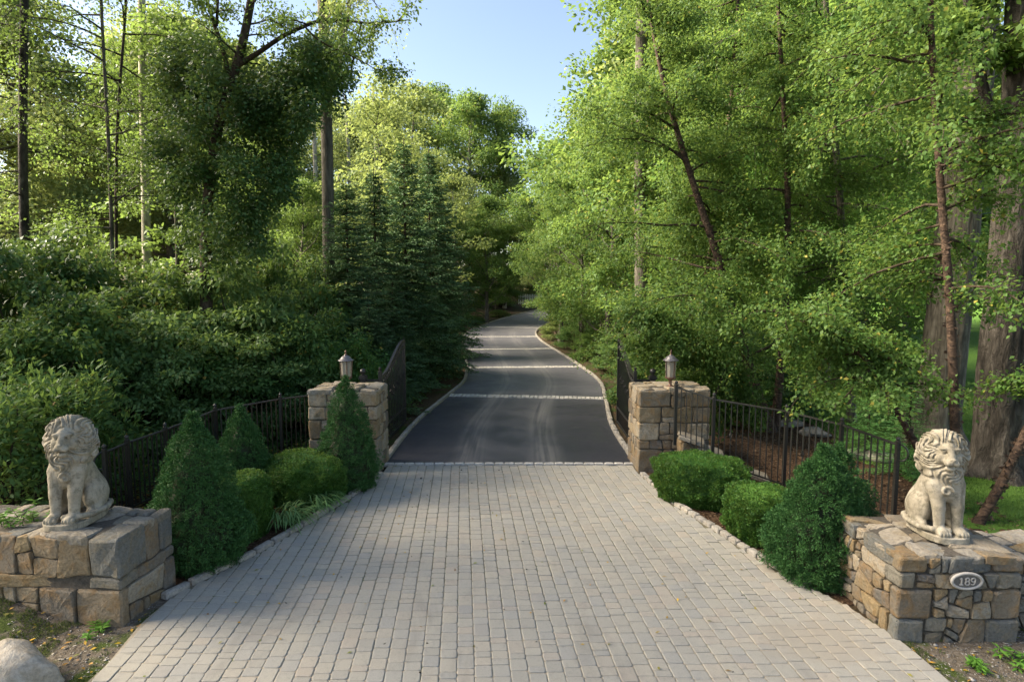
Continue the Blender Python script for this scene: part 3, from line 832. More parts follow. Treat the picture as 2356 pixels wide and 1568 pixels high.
# ================================================================== LIONS (one continuous carved body each, from a distance field)
def smin(a, b, k):
    h = np.clip(.5 + .5 * (b - a) / k, 0, 1)
    return b + (a - b) * h - k * h * (1 - h)
def smax(a, b, k): return -smin(-a, -b, k)
def surface_nets(D, origin, vox):
    nx, ny, nz = D.shape
    S = D < 0
    c = [S[i:nx - 1 + i, j:ny - 1 + j, k:nz - 1 + k] for i in (0, 1) for j in (0, 1) for k in (0, 1)]
    cnt = sum(q.astype(np.int8) for q in c)
    act = (cnt > 0) & (cnt < 8)
    I = np.argwhere(act); n = len(I)
    idm = np.full(act.shape, -1, np.int64); idm[act] = np.arange(n)
    acc = np.zeros((n, 3)); w = np.zeros(n)
    cor = [(i, j, k) for i in (0, 1) for j in (0, 1) for k in (0, 1)]
    val = {q: D[I[:, 0] + q[0], I[:, 1] + q[1], I[:, 2] + q[2]] for q in cor}
    for a in cor:
        for ax in range(3):
            if a[ax] == 0:
                b = list(a); b[ax] = 1; b = tuple(b)
                va, vb = val[a], val[b]; m = (va < 0) != (vb < 0)
                t_ = np.where(m, va / np.where(m, va - vb, 1), 0)
                p = np.tile(np.array(a, float), (n, 1)); p[:, ax] += t_
                acc += p * m[:, None]; w += m
    V = (I + acc / w[:, None]) * vox + origin
    F = []
    for ax in range(3):
        u, v = (ax + 1) % 3, (ax + 2) % 3
        sl0 = [slice(None)] * 3; sl1 = [slice(None)] * 3
        sl0[ax] = slice(0, -1); sl1[ax] = slice(1, None)
        A, B = S[tuple(sl0)], S[tuple(sl1)]
        E = np.argwhere(A != B)
        ok = (E[:, u] > 0) & (E[:, v] > 0) & (E[:, u] < D.shape[u] - 1) & (E[:, v] < D.shape[v] - 1)
        E = E[ok]; flip = A[tuple(E.T)]
        def g_(du, dv):
            q = E.copy(); q[:, u] += du; q[:, v] += dv; return idm[tuple(q.T)]
        q = np.stack([g_(-1, -1), g_(0, -1), g_(0, 0), g_(-1, 0)], 1)
        q[~flip] = q[~flip][:, ::-1]
        F.append(q)
    return V, np.concatenate(F)
def lion_field(X, Y, Zc):
    P = np.stack([X, Y, Zc], -1).astype(np.float32)
    def ell(c, r, rz=0.0, rx=0.0):
        q = P - np.array(c, np.float32)
        if rx:
            cs, sn = math.cos(rx), math.sin(rx); q = np.stack([q[..., 0], cs * q[..., 1] + sn * q[..., 2], -sn * q[..., 1] + cs * q[..., 2]], -1)
        if rz:
            cs, sn = math.cos(rz), math.sin(rz); q = np.stack([cs * q[..., 0] + sn * q[..., 1], -sn * q[..., 0] + cs * q[..., 1], q[..., 2]], -1)
        r = np.array(r, np.float32); k0 = np.linalg.norm(q / r, axis=-1); k1 = np.linalg.norm(q / (r * r), axis=-1) + 1e-6
        return k0 * (k0 - 1) / k1
    def cap(a, b, ra, rb):
        a, b = np.array(a, np.float32), np.array(b, np.float32); ab = b - a
        h = np.clip(((P - a) @ ab) / (ab @ ab), 0, 1)
        return np.linalg.norm(P - a - h[..., None] * ab, axis=-1) - (ra + (rb - ra) * h)
    # base slab with rounded outline
    q = np.sqrt((X / .205) ** 2 + (Y / .335) ** 2 + 1e-9); q4 = ((np.abs(X) / .205) ** 3 + (np.abs(Y + .03) / .295) ** 3 + 1e-9) ** (1 / 3)
    base = np.maximum((q4 - 1) * .19, np.abs(Zc - .028) - .03)
    # trunk
    d = cap((0, .16, .27), (0, -.05, .56), .150, .150)
    d = smin(d, ell((0, .17, .21), (.155, .15, .17)), .05)
    d = smin(d, ell((0, -.10, .52), (.150, .115, .19)), .05)
    for s in (-1, 1):
        d = smin(d, ell((s * .125, .09, .215), (.085, .165, .155), 0, -.35), .025)           # haunch
        d = smin(d, cap((s * .150, .06, .13), (s * .155, -.05, .085), .055, .045), .02)        # hind foot
        leg = cap((s * .098, -.115, .50), (s * .088, -.165, .30), .078, .057)
        leg = smin(leg, cap((s * .088, -.165, .31), (s * .085, -.185, .13), .056, .046), .015)
        leg = smin(leg, ell((s * .085, -.225, .088), (.060, .075, .042)), .025)
        d = smin(d, leg, .03)
    for s in (-1, 1):
        for k in range(4):
            x = s * .085 + (k - 1.5) * .029
            d = smin(d, ell((x, -.283 + .008 * abs(k - 1.5), .080), (.0165, .030, .026)), .006)
            x = s * .160 + (k - 1.5) * .025
            d = smin(d, ell((x, -.105 + .006 * abs(k - 1.5), .078), (.014, .027, .022)), .006)
    # tail swept round one flank to the front
    tail = [(.05, .30, .10), (.17, .24, .085), (.225, .08, .085), (.215, -.10, .09), (.15, -.20, .10), (.02, -.235, .10)]
    for a, b in zip(tail[:-1], tail[1:]): d = smin(d, cap(a, b, .026, .026), .008)
    # head group turned a little: rotate the query round the neck
    an = LION_TURN; cs, sn = math.cos(an), math.sin(an)
    P0 = P
    Xr = cs * X + sn * (Y + .03); Yr = -sn * X + cs * (Y + .03) - .03
    P = np.stack([Xr, Yr, Zc], -1).astype(np.float32)
    mane = ell((0, -.025, .765), (.212, .180, .222))
    mane = smin(mane, ell((0, .02, .66), (.185, .165, .16)), .06)
    mane = smin(mane, ell((0, -.115, .625), (.15, .115, .13)), .05)
    mane = smin(mane, cap((0, -.15, .60), (0, -.185, .475), .10, .040), .04)
    mane = smin(mane, ell((0, -.06, .905), (.145, .13, .085)), .04)
    # locks flowing out from the face
    rx, rz = Xr, Zc - .80
    rr = np.sqrt(rx * rx + rz * rz + (Yr + .16) ** 2 * .6); ph = np.arctan2(rx, rz)
    ph2 = ph + .22 * np.sin(rr * 34 + 2 * np.sin(ph * 3))
    locks = np.abs(np.sin(ph2 * 12.0 + 1.6 * np.sin(rr * 30)))
    curl = .5 + .5 * np.sin(rr * 62 + 3.2 * np.sin(ph * 5.0) + ph2 * 2)
    mane = mane - .021 * locks ** .6 - .014 * curl * locks + .013
    d = smin(d, mane, .012)
    # skull and face
    h = ell((0, -.135, .805), (.108, .115, .125))
    h = smin(h, cap((0, -.205, .860), (0, -.275, .775), .048, .036), .025)
    h = smin(h, ell((0, -.262, .748), (.062, .058, .040)), .02)
    for s in (-1, 1):
        h = smin(h, ell((s * .066, -.195, .765), (.046, .05, .05)), .02)
        h = smin(h, ell((s * .030, -.285, .742), (.034, .034, .027)), .008)
        h = smin(h, ell((s * .052, -.226, .862), (.040, .024, .016), s * .25), .01)
        h = smax(h, -ell((s * .051, -.246, .832), (.026, .022, .017)), .008)
        h = smin(h, ell((s * .050, -.228, .831), (.019, .017, .014)), .003)
        h = smin(h, ell((s * .050, -.234, .842), (.023, .014, .006)), .003)
    h = smin(h, ell((0, -.311, .778), (.026, .016, .015)), .006)
    for s in (-1, 1): h = smax(h, -ell((s * .012, -.326, .773), (.007, .008, .006)), .003)
    h = smin(h, ell((0, -.252, .690), (.043, .043, .026)), .012)
    h = smax(h, -ell((0, -.300, .716), (.046, .045, .010)), .006)
    h = smax(h, -ell((0, -.330, .745), (.003, .03, .018)), .003)
    d = smin(d, h, .006)
    for s in (-1, 1):
        e = ell((s * .150, -.09, .895), (.036, .022, .042)); e = smax(e, -ell((s * .155, -.115, .893), (.02, .02, .028)), .006)
        d = smin(d, e, .01)
    # beard ending in a scroll
    rs_ = np.sqrt((Xr + .0) ** 2 + (Zc - .465) ** 2); a_ = np.arctan2(Zc - .465, Xr)
    sp = np.abs(rs_ - (.016 + .0058 * (a_ + math.pi))) ; scroll = np.maximum(np.sqrt(sp ** 2 + (np.abs(Yr + .232)) ** 2) - .0125, rs_ - .064)
    d = smin(d, smin(scroll, ell((0, -.205, .465), (.056, .028, .056)), .004), .008)
    P = P0
    return np.minimum(smin(d, base, .010), 5)
def lion_mesh(name):
    vox = .0068
    xs = np.arange(-.27, .275, vox); ys_ = np.arange(-.37, .375, vox); zs_ = np.arange(-.02, 1.02, vox)
    X, Y, Zc = np.meshgrid(xs, ys_, zs_, indexing='ij')
    D = lion_field(X.astype(np.float32), Y.astype(np.float32), Zc.astype(np.float32))
    D = D + .0016 * np.sin(X * 60 + 2 * np.sin(Zc * 41)) * np.sin(Y * 55 + Zc * 33)
    V, F = surface_nets(D, np.array((xs[0], ys_[0], zs_[0])), vox)
    return V, F
def place_lion(px, py_, H, ztop, rz, mirror, label):
    x, y, _ = G(px, py_, ztop)
    o = obj('lion_statue', LION, None, (x, y, ztop), rz)
    o.scale = (H * .94 * (-1 if mirror else 1), H * .92, H)
    return tag(o, label, 'statue', 'seated stone lions')
LION_TURN = .26
LION = mesh_np('lion_statue', *lion_mesh('lion'), MAT['statue_stone'], True)
place_lion(182, 1193, 1.07, .868, math.radians(3), False, 'seated carved stone lion with weeds at its feet, on the left plinth')
place_lion(2150, 1222, 1.02, .822, math.radians(-3), True, 'seated carved stone lion on the right plinth above the number plaque')

# ------------------------------------------------------------------ house number plaque
pq = empty('number_plaque', (4.02, 4.9, .615), 'oval grey house number plaque reading 189 on the right plinth', 'plaque')
def oval(rx, rz, y0, y1, k=40):
    mb = MB(); V = []
    for y in (y0, y1):
        for j in range(k):
            a = 2 * math.pi * j / k; V.append((rx * math.cos(a), y, rz * math.sin(a)))
    mb.add(V, [(j, (j + 1) % k, k + (j + 1) % k, k + j) for j in range(k)] + [tuple(k + j for j in range(k)), tuple(range(k))[::-1]])
    return mb
oval(.128, .067, .03, -.012).build('backing', MAT['plaque_dark'], pq)
mb = MB(); a = np.linspace(0, 2 * math.pi, 49)
mb.tube(np.stack([.132 * np.cos(a), np.full(49, -.010), .070 * np.sin(a)], 1), [.013], 8, False); mb.build('rim', MAT['plaque_grey'], pq, smooth=True)
def stroke(mb, pts, w=.0062): mb.tube(np.array([(x, -.016, z) for x, z in pts]), [w], 6)
def ring(cx_, cz, rx, rz, a0=0, a1=360, n=20):
    return [(cx_ + rx * math.cos(math.radians(q)), cz + rz * math.sin(math.radians(q))) for q in np.linspace(a0, a1, n)]
mb = MB(); stroke(mb, [(-.052, .030), (-.052, -.030)], .0068); stroke(mb, [(-.052, .030), (-.066, .020)]); stroke(mb, [(-.068, -.031), (-.037, -.031)]); mb.build('digit', MAT['plaque_grey'], pq)
mb = MB(); stroke(mb, ring(0, .0165, .0155, .0145)); stroke(mb, ring(0, -.0155, .0185, .0165)); mb.build('digit', MAT['plaque_grey'], pq)
mb = MB(); stroke(mb, ring(.052, .0135, .0175, .0175)); stroke(mb, [(.0695, .0135), (.068, -.006), (.061, -.022), (.049, -.031), (.036, -.026)]); mb.build('digit', MAT['plaque_grey'], pq)

# ================================================================== IRON WORK
IRON = MAT['wrought_iron']
def bar_mesh(h, w=.016, knot=None):
    mb = MB(); mb.box((-w / 2, -w / 2, 0), (w / 2, w / 2, h))
    if knot:
        for k in range(4):   # twisted basket
            a = np.linspace(0, math.pi, 7); ph = k * math.pi / 2 + a * .5
            mb.tube(np.stack([.026 * np.sin(a) * np.cos(ph), .026 * np.sin(a) * np.sin(ph), knot - .05 + .1 * a / math.pi], 1), [.005], 4)
        mb.lathe([(.0, -.065), (.016, -.06), (.016, -.05), (.008, -.045)], 8, (0, 0, knot)); mb.lathe([(.008, .045), (.016, .05), (.016, .06), (0, .065)], 8, (0, 0, knot))
    return mb
def fence(name_label, posts, scroll_dir, knots):
    """posts: (x, y, zbottom, ztop)"""
    P0 = posts[0]
    root = empty('iron_fence', (P0[0], P0[1], 0), name_label, 'fence', 'iron fences beside the gate')
    L = lambda x, y, z: np.array((x - P0[0], y - P0[1], z))
    for (x, y, zb, zt) in posts:
        mb = MB(); mb.box((-.024, -.024, zb - .1), (.024, .024, zt + .03))
        mb.lathe([(.034, 0), (.034, .015), (.02, .022), (.02, .03), (.030, .045), (.026, .062), (.010, .075), (0, .082)], 10, (0, 0, zt + .03))
        mb.build('post', IRON, root, L(x, y, 0))
    # rail through all posts, smooth in plan
    for a, b in zip(posts[:-1], posts[1:]):
        A, B = L(a[0], a[1], a[3]), L(b[0], b[1], b[3])
        d = B - A; n = np.array((d[1], -d[0], 0)); n /= np.linalg.norm(n)
        mb = MB()
        c = [A + n * s + np.array((0, 0, z)) for s, z in ((-.022, -.012), (.022, -.012), (.022, .004), (.010, .012), (-.010, .012), (-.022, .004))]
        e = [q + d for q in c]
        mb.add(c + e, [(j, j + 6, (j + 1) % 6 + 6, (j + 1) % 6) for j in range(6)] + [tuple(range(6)), tuple(range(11, 5, -1))])
        mb.build('top_rail', IRON, root)
        A2, B2 = L(a[0], a[1], a[2] + .09), L(b[0], b[1], b[2] + .09)
        mb = MB(); c = [A2 + n * s + np.array((0, 0, z)) for s, z in ((-.012, -.012), (.012, -.012), (.012, .012), (-.012, .012))]; e = [q + B2 - A2 for q in c]
        mb.add(c + e, [(j, j + 4, (j + 1) % 4 + 4, (j + 1) % 4) for j in range(4)] + [(0, 1, 2, 3), (7, 6, 5, 4)]); mb.build('bottom_rail', IRON, root)
        Ln = np.hypot(d[0], d[1]); k = max(2, int(round(Ln / .088)))
        for i in range(1, k):
            f = i / k; q = A + d * f; zb = A2[2] + (B2[2] - A2[2]) * f
            mb = bar_mesh(q[2] - zb - .008, knot=(q[2] - zb) * .48 if knots and (a is posts[0] or i % 7 == 3) and i % 2 == (0 if a is posts[0] else 1) else None)
            o = mb.build('baluster', IRON, root, (q[0], q[1], zb)); o.rotation_euler = (0, 0, math.atan2(d[1], d[0]))
    # scroll on the end post
    x, y, zb, zt = posts[-1]
    a = np.linspace(-.5 * math.pi, 1.15 * math.pi, 22); R = np.linspace(.14, .045, 22)
    q = L(x, y, zt - .13); dxy = np.array((scroll_dir[0], scroll_dir[1], 0.0)); dxy /= np.linalg.norm(dxy)
    pts = np.array([q + dxy * (.02 + R[i] * .9 * math.cos(a[i])) + np.array((0, 0, R[i] * -math.sin(a[i]))) for i in range(22)])
    mb = MB(); mb.tube(pts, [.011], 6); mb.tube(np.array([pts[0] + (0, 0, 0), pts[0] + np.array((0, 0, -.28)) - dxy * .02]), [.011], 6); mb.build('scroll', IRON, root)
    return root
def fp(x, top, Y, zb):
    p = Z(x, top, Y); return (p[0], p[1], zb, p[2])
fence('black iron railing with knotted bars running down from the right gate pillar', [fp(1556, 890, 9.45, .68), fp(1643, 918, 9.2, .30), fp(1810, 946, 8.85, .02), fp(1937, 976, 8.3, .0), fp(2066, 1022, 7.55, .0)], (.55, -.6), True)
fence('black iron railing behind the conifers running down from the left gate pillar', [fp(722, 908, 10.6, .0), fp(645, 917, 10.3, .0), fp(495, 943, 9.5, .05), fp(380, 988, 8.4, .08), fp(292, 1018, 7.7, .1), fp(240, 1040, 7.3, .1)], (-.4, -.6), False)

def gate_leaf(hx, hy, fx, fy, zb, label):
    root = empty('gate_leaf', (hx, hy, 0), label, 'gate', 'open iron gate leaves')
    d = np.array((fx - hx, fy - hy)); Lg = np.hypot(*d); ang = math.atan2(d[1], d[0]); root.rotation_euler = (0, 0, ang)
    def top(u): s = float(sstep(.05, .95, u / Lg)); return 1.46 + .53 * s
    def add(name, mb, loc=(0, 0, 0), sm=False): return mb.build(name, IRON, root, loc, sm)
    mb = MB(); mb.box((-.03, -.03, zb), (.03, .03, top(0) + .10)); mb.lathe([(.035, .1), (.035, .12), (.015, .13), (.028, .155), (.028, .175), (0, .195)], 10, (0, 0, top(0))); add('hinge_stile', mb)
    mb = MB(); mb.box((Lg - .03, -.025, zb), (Lg + .02, .025, top(Lg))); mb.lathe([(.03, 0), (.03, .015), (.012, .02), (.012, .05), (0, .09)], 8, (Lg - .005, 0, top(Lg))); add('lock_stile', mb)
    for z, h in ((zb + .02, .05), (zb + .36, .04)):
        mb = MB(); mb.box((.03, -.02, z), (Lg - .03, .02, z + h)); add('rail', mb)
    us = np.linspace(.03, Lg - .03, 26)
    for off, w in ((0, .026), (-.15, .018)):
        mb = MB(); V = []; F = []
        for u in us:
            z = top(u) + off
            V += [(u, -w, z - .018), (u, w, z - .018), (u, w, z + .018), (u, -w, z + .018)]
        for i in range(25):
            for j in range(4): F.append((i * 4 + j, i * 4 + (j + 1) % 4, i * 4 + 4 + (j + 1) % 4, i * 4 + 4 + j))
        mb.add(V, F); add('curved_rail', mb)
    k = 15
    for i in range(1, k):
        u = .02 + (Lg - .04) * i / k
        mb = bar_mesh(top(u) - .168 - (zb + .07), .018, knot=.72 + .5 * (top(u) - 1.46) if i % 2 else .80 + .5 * (top(u) - 1.46))
        add('baluster', mb, (u, 0, zb + .07))
        a = np.linspace(0, 2 * math.pi, 15); um = u - Lg / k / 2
        mb = MB(); mb.tube(np.stack([um + .05 * np.cos(a), 0 * a, top(um) - .083 + .05 * np.sin(a)], 1), [.009], 5, False); add('ring', mb)
    return root
gate_leaf(-2.57, 11.15, -2.47, 13.15, .06, 'left leaf of black iron driveway gate swung open before the spruces')
gate_leaf(2.40, 11.15, 2.44, 13.15, .06, 'right leaf of black iron driveway gate swung open before the birches')
def gate_post(x, y, gx_, label):
    root = empty('gate_post', (x, y, 0), label, 'gate post', 'ball topped gate posts')
    mb = MB(); mb.box((-.05, -.05, -.1), (.05, .05, 1.42)); mb.build('post_shaft', IRON, root)
    mb = MB(); mb.box((-.075, -.075, 1.42), (.075, .075, 1.46)); mb.box((-.06, -.06, 1.46), (.06, .06, 1.49)); mb.build('post_cap', IRON, root)
    mb = MB(); mb.lathe([(.03, 1.49), (.03, 1.51)] + [(.06 * math.sin(a), 1.565 - .06 * math.cos(a)) for a in np.linspace(.5, math.pi - .05, 9)], 14); mb.build('ball_finial', IRON, root, smooth=True)
    mb = MB(); mb.box((min(0, gx_ - x) + .05 * (gx_ > x), -.02, 1.37), (max(0, gx_ - x) - .05 * (gx_ < x), .02, 1.41)); mb.box((min(0, gx_ - x) + .05 * (gx_ > x), -.02, .25), (max(0, gx_ - x) - .05 * (gx_ < x), .02, .29)); mb.build('hinge_bar', IRON, root)
gate_post(-2.90, 11.15, -2.60, 'black iron gate post with ball top behind the left stone pillar')
gate_post(2.74, 11.15, 2.43, 'black iron gate post with ball top behind the right stone pillar')

def lantern(x, y, z, label):
    root = empty('pillar_lantern', (x, y, z), label, 'lantern', 'lanterns on the gate pillars')
    B, ZN = MAT['weathered_bronze'], MAT['zinc_grey']
    mb = MB(); mb.lathe([(.085, 0), (.085, .012), (.06, .02), (.03, .035), (.024, .07), (.032, .085), (.024, .10), (.03, .115), (.075, .145), (.088, .155)], 16); mb.build('base', B, root, smooth=True)
    mb = MB(); mb.lathe([(.086, .155), (.098, .157), (.098, .178), (.088, .180)], 16); mb.build('gallery', B, root)
    mb = MB(); k = 8; prof = [(.084, .18), (.098, .455)]
    V = [(r * math.cos(2 * math.pi * (j + .5) / k), r * math.sin(2 * math.pi * (j + .5) / k), zz_) for r, zz_ in prof for j in range(k)]
    mb.add(V, [(j, (j + 1) % k, k + (j + 1) % k, k + j) for j in range(k)]); mb.build('glass', MAT['seeded_glass'], root)
    for j in range(4):
        a = 2 * math.pi * (j + .25) / 4
        mb = MB(); mb.tube(np.array([(.090 * math.cos(a), .090 * math.sin(a), .178), (.104 * math.cos(a), .104 * math.sin(a), .458)]), [.008], 5); mb.build('strap', B, root)
    mb = MB(); mb.lathe([(.104, .452), (.135, .462), (.137, .472), (.118, .482), (.095, .50), (.080, .525), (.055, .545), (.03, .555), (.03, .565)], 20); mb.build('roof', ZN, root, smooth=True)
    mb = MB(); mb.lathe([(.022, .565), (.026, .575), (.014, .585), (.010, .60), (.020, .612), (.020, .622), (.008, .632), (.011, .645), (0, .662)], 12); mb.build('finial', B, root, smooth=True)
    mb = MB(); mb.lathe([(.012, .18), (.012, .30), (.018, .32), (.018, .35), (.006, .385), (0, .39)], 10); mb.build('candle_bulb', MAT['candle_white'], root, smooth=True)
lantern(-2.90, 10.02, 1.458, 'bronze and grey post lantern with seeded glass on the left gate pillar')
lantern(2.78, 10.04, 1.458, 'bronze and grey post lantern with seeded glass on the right gate pillar')

# white picket gate far up the drive
q = Z(1228, 709, 64.0)
pk = empty('picket_fence', (q[0] - 1.6, 64.0, tz(q[0], 64.0)), 'white picket fence at the far end of the drive', 'fence')
for z in (.3, .95):
    mb = MB(); mb.box((-.1, .02, z), (2.85, .06, z + .09)); mb.build('rail', MAT['white_paint'], pk)
mb = MB(); V = [(-.05, -.012, 0), (.05, -.012, 0), (.05, -.012, 1.2), (0, -.012, 1.3), (-.05, -.012, 1.2)]; V += [(a, .012, c) for a, b, c in V]
mb.add(V, [(4, 3, 2, 1, 0), (5, 6, 7, 8, 9)] + [(j, (j + 1) % 5, (j + 1) % 5 + 5, j + 5) for j in range(5)]); pm = mb.mesh('picket', MAT['white_paint'])
for k in range(16): obj('picket', pm, pk, (-.05 + k * .19, 0, 0))
# overhead cables seen through the oaks
for (x0, y0, x1, y1, Y, lb) in [(2300, 371, 2356, 353, 17, 'thin overhead cable passing behind the oak trunk, upper of the two'), (2280, 489, 2356, 475, 17, 'thin overhead cable passing behind the oak trunk, lower of the two')]:
    A, B = Z(x0, y0, Y + 1), Z(x1, y1, Y); d = B - A
    P = np.array([A + d * s + np.array((0, 0, .004 * (s * s))) for s in np.linspace(-3, 8, 24)])
    mb = MB(); mb.tube(P, [.014], 5); tag(mb.build('overhead_cable', MAT['cable_rubber']), lb, 'cable', 'overhead cables')

# ================================================================== VEGETATION
def unit(v): return v / (np.linalg.norm(v, axis=-1, keepdims=True) + 1e-9)
def rdir(rs, n): return unit(rs.normal(size=(n, 3)))
def leaf_np(name, C, A, N, L, W, mat, fold=.18, bend=0.0):
    """kite-shaped leaves, one folded quad each"""
    C = np.asarray(C, np.float32); A = unit(A).astype(np.float32); n = len(C)
    S = unit(np.cross(A, N)).astype(np.float32); N = np.cross(S, A)
    L = np.broadcast_to(np.asarray(L, np.float32), (n,))[:, None]; W = np.broadcast_to(np.asarray(W, np.float32), (n,))[:, None]
    V = np.empty((n, 4, 3), np.float32)
    V[:, 0] = C
    V[:, 1] = C + A * L * .45 + S * W * .5 + N * (W * fold)
    V[:, 2] = C + A * L - N * (L * bend)
    V[:, 3] = C + A * L * .45 - S * W * .5 + N * (W * fold)
    F = np.arange(n * 4, dtype=np.int32).reshape(n, 4)
    return mesh_np(name, V.reshape(-1, 3), F, MAT[mat])
def blob_leaves(rs, cen, rad, n, flat=.6, droop=.25, up=.8):
    """n leaves in each of the blobs: positions, axes, normals"""
    cen = np.repeat(np.asarray(cen), n, 0); rad = np.repeat(np.broadcast_to(np.asarray(rad, float), (len(cen) // n,)), n)
    u = rdir(rs, len(cen)); rr = rs.rand(len(cen)) ** .45
    P = cen + u * (rad * rr)[:, None] * np.array((1, 1, flat))
    A = unit(u * np.array((1, 1, .35)) + rs.normal(0, .55, u.shape) + np.array((0, 0, -droop)))
    N = unit(u * .45 + rs.normal(0, .45, u.shape) + np.array((0, 0, up)))
    return P, A, N
def bend_line(a, b, n, sag, rs, wob=.06):
    t_ = np.linspace(0, 1, n)[:, None]; a = np.asarray(a, float); b = np.asarray(b, float)
    L = np.linalg.norm(b - a)
    P = a + (b - a) * t_ + np.array((0, 0, 1)) * (sag * L * np.sin(t_ * math.pi))
    P[1:-1] += rs.normal(0, wob * L / n, (n - 2, 3))
    return P
def trunk_mesh(name, polys, rads, mat, k=7):
    V, F = tubes_quads([np.asarray(p, float) for p in polys], rads, k)
    return mesh_np(name, V, F, MAT[mat], True)
def broadleaf_template(seed, H, cr, z0, nblob, br, nleaf, L, W, leafm, bark, tr, flat=.55, shape=1.0, lean=0.0):
    rs = np.random.RandomState(seed)
    tp = np.array([(rs.normal(0, .05) * H * .3 * t_ + lean * t_, rs.normal(0, .05) * H * .3 * t_, H * .93 * t_) for t_ in np.linspace(0, 1, 9)]); tp[0, :2] = 0
    rad = tr * (1 - np.linspace(0, 1, 9) * .82); rad[0] *= 1.35
    C = []
    while len(C) < nblob:
        t_ = rs.rand(); z = z0 + (H - z0) * t_
        prof = (math.sin(math.pi * min(1, (t_ * .86 + .14))) ** .7) * shape
        a = rs.rand() * 2 * math.pi; r = cr * prof * (rs.rand() ** .5) * rs.uniform(.75, 1.15)
        C.append((r * math.cos(a), r * math.sin(a), z))
    C = np.array(C)
    ax = np.stack([np.interp(C[:, 2], tp[:, 2], tp[:, 0]), np.interp(C[:, 2], tp[:, 2], tp[:, 1])], 1); C[:, :2] += ax
    polys = [tp]; rads = [rad]
    for c in C[::2]:
        zz_ = max(z0 * .7, c[2] - np.hypot(c[0], c[1]) * rs.uniform(.5, .9))
        st = np.array((np.interp(zz_, tp[:, 2], tp[:, 0]), np.interp(zz_, tp[:, 2], tp[:, 1]), zz_))
        p = bend_line(st, c, 6, -.06, rs, .12); polys.append(p); rads.append(np.linspace(tr * .28, tr * .05, 6))
    P, A, N = blob_leaves(rs, C, br * rs.uniform(.7, 1.3, len(C)), nleaf, flat)
    s = rs.uniform(.7, 1.25, len(P))
    return (trunk_mesh('trunk', polys, rads, bark, 6), leaf_np('crown', P, A, N, L * s, W * s, leafm))
def plant(name, tpl, loc, label, cat, group=None, scale=(1, 1, 1), rz=0.0, leafm=None, bark=None, stem='trunk', crown='crown'):
    root = empty(name, loc, label, cat, group, rz)
    root.scale = scale if hasattr(scale, '__len__') else (scale,) * 3
    for nm, me, mt in ((stem, tpl[0], bark), (crown, tpl[1], leafm)):
        o = obj(nm, me, root)
        if mt:
            o.material_slots[0].link = 'OBJECT'; o.material_slots[0].material = MAT[mt]
    return root
rv = random.Random(77)
def colx(px, Y): return Z(px, 784, Y)[0]

# ------------------------------------------------------------------ far and middle woods
FAR = [broadleaf_template(s, 12, 4.0, 2.2, 80, .95, 330, .165, .105, 'maple_leaf', 'grey_bark', .22) for s in (1, 2, 3)]
MID = [broadleaf_template(s, 10, 3.1, 1.8, 95, .70, 230, .125, .078, 'maple_leaf', 'grey_bark', .15, flat=.5) for s in (11, 12)]
SAP = [broadleaf_template(s, 8, 1.9, 1.0, 60, .55, 150, .11, .07, 'maple_leaf', 'grey_bark', .06, flat=.35) for s in (21, 22)]
def far_tree(px, Y, top, tpl, H0, leafm, label, name='broadleaf_tree', group='trees in the woods beyond the drive', wide=1.0, bark=None, cat='tree'):
    x = colx(px, Y); g_ = tz(x, Y); H = Z(px, top, Y)[2] - g_
    s = H / H0
    return plant(name, tpl, (x, Y, g_ - .05), label, cat, group, (s * wide, s * wide, s), rv.uniform(0, 6.28), leafm, bark)
DRIVE_END = 'trees around the far end of the drive'
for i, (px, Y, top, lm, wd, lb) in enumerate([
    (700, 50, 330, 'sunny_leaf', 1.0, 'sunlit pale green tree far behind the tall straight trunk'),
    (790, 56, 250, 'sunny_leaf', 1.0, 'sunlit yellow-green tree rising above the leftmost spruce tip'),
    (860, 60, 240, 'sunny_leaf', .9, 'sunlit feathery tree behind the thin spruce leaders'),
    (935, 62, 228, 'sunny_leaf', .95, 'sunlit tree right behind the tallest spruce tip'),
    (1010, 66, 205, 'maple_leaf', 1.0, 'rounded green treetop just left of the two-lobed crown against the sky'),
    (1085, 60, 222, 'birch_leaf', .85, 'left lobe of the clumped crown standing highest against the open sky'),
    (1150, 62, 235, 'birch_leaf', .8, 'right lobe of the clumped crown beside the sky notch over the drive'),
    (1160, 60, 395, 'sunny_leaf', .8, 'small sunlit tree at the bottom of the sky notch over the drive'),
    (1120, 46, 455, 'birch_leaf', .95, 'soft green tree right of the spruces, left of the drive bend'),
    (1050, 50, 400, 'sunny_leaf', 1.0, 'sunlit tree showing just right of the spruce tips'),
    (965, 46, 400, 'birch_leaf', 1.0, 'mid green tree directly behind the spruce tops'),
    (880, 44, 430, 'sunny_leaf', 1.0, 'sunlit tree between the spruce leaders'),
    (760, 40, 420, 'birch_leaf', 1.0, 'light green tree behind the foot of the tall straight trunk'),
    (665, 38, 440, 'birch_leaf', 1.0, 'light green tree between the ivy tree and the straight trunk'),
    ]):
    far_tree(px, Y, top, FAR[i % 3], 12, lm, lb, wide=wd, bark='pale_bark' if i % 2 else None)
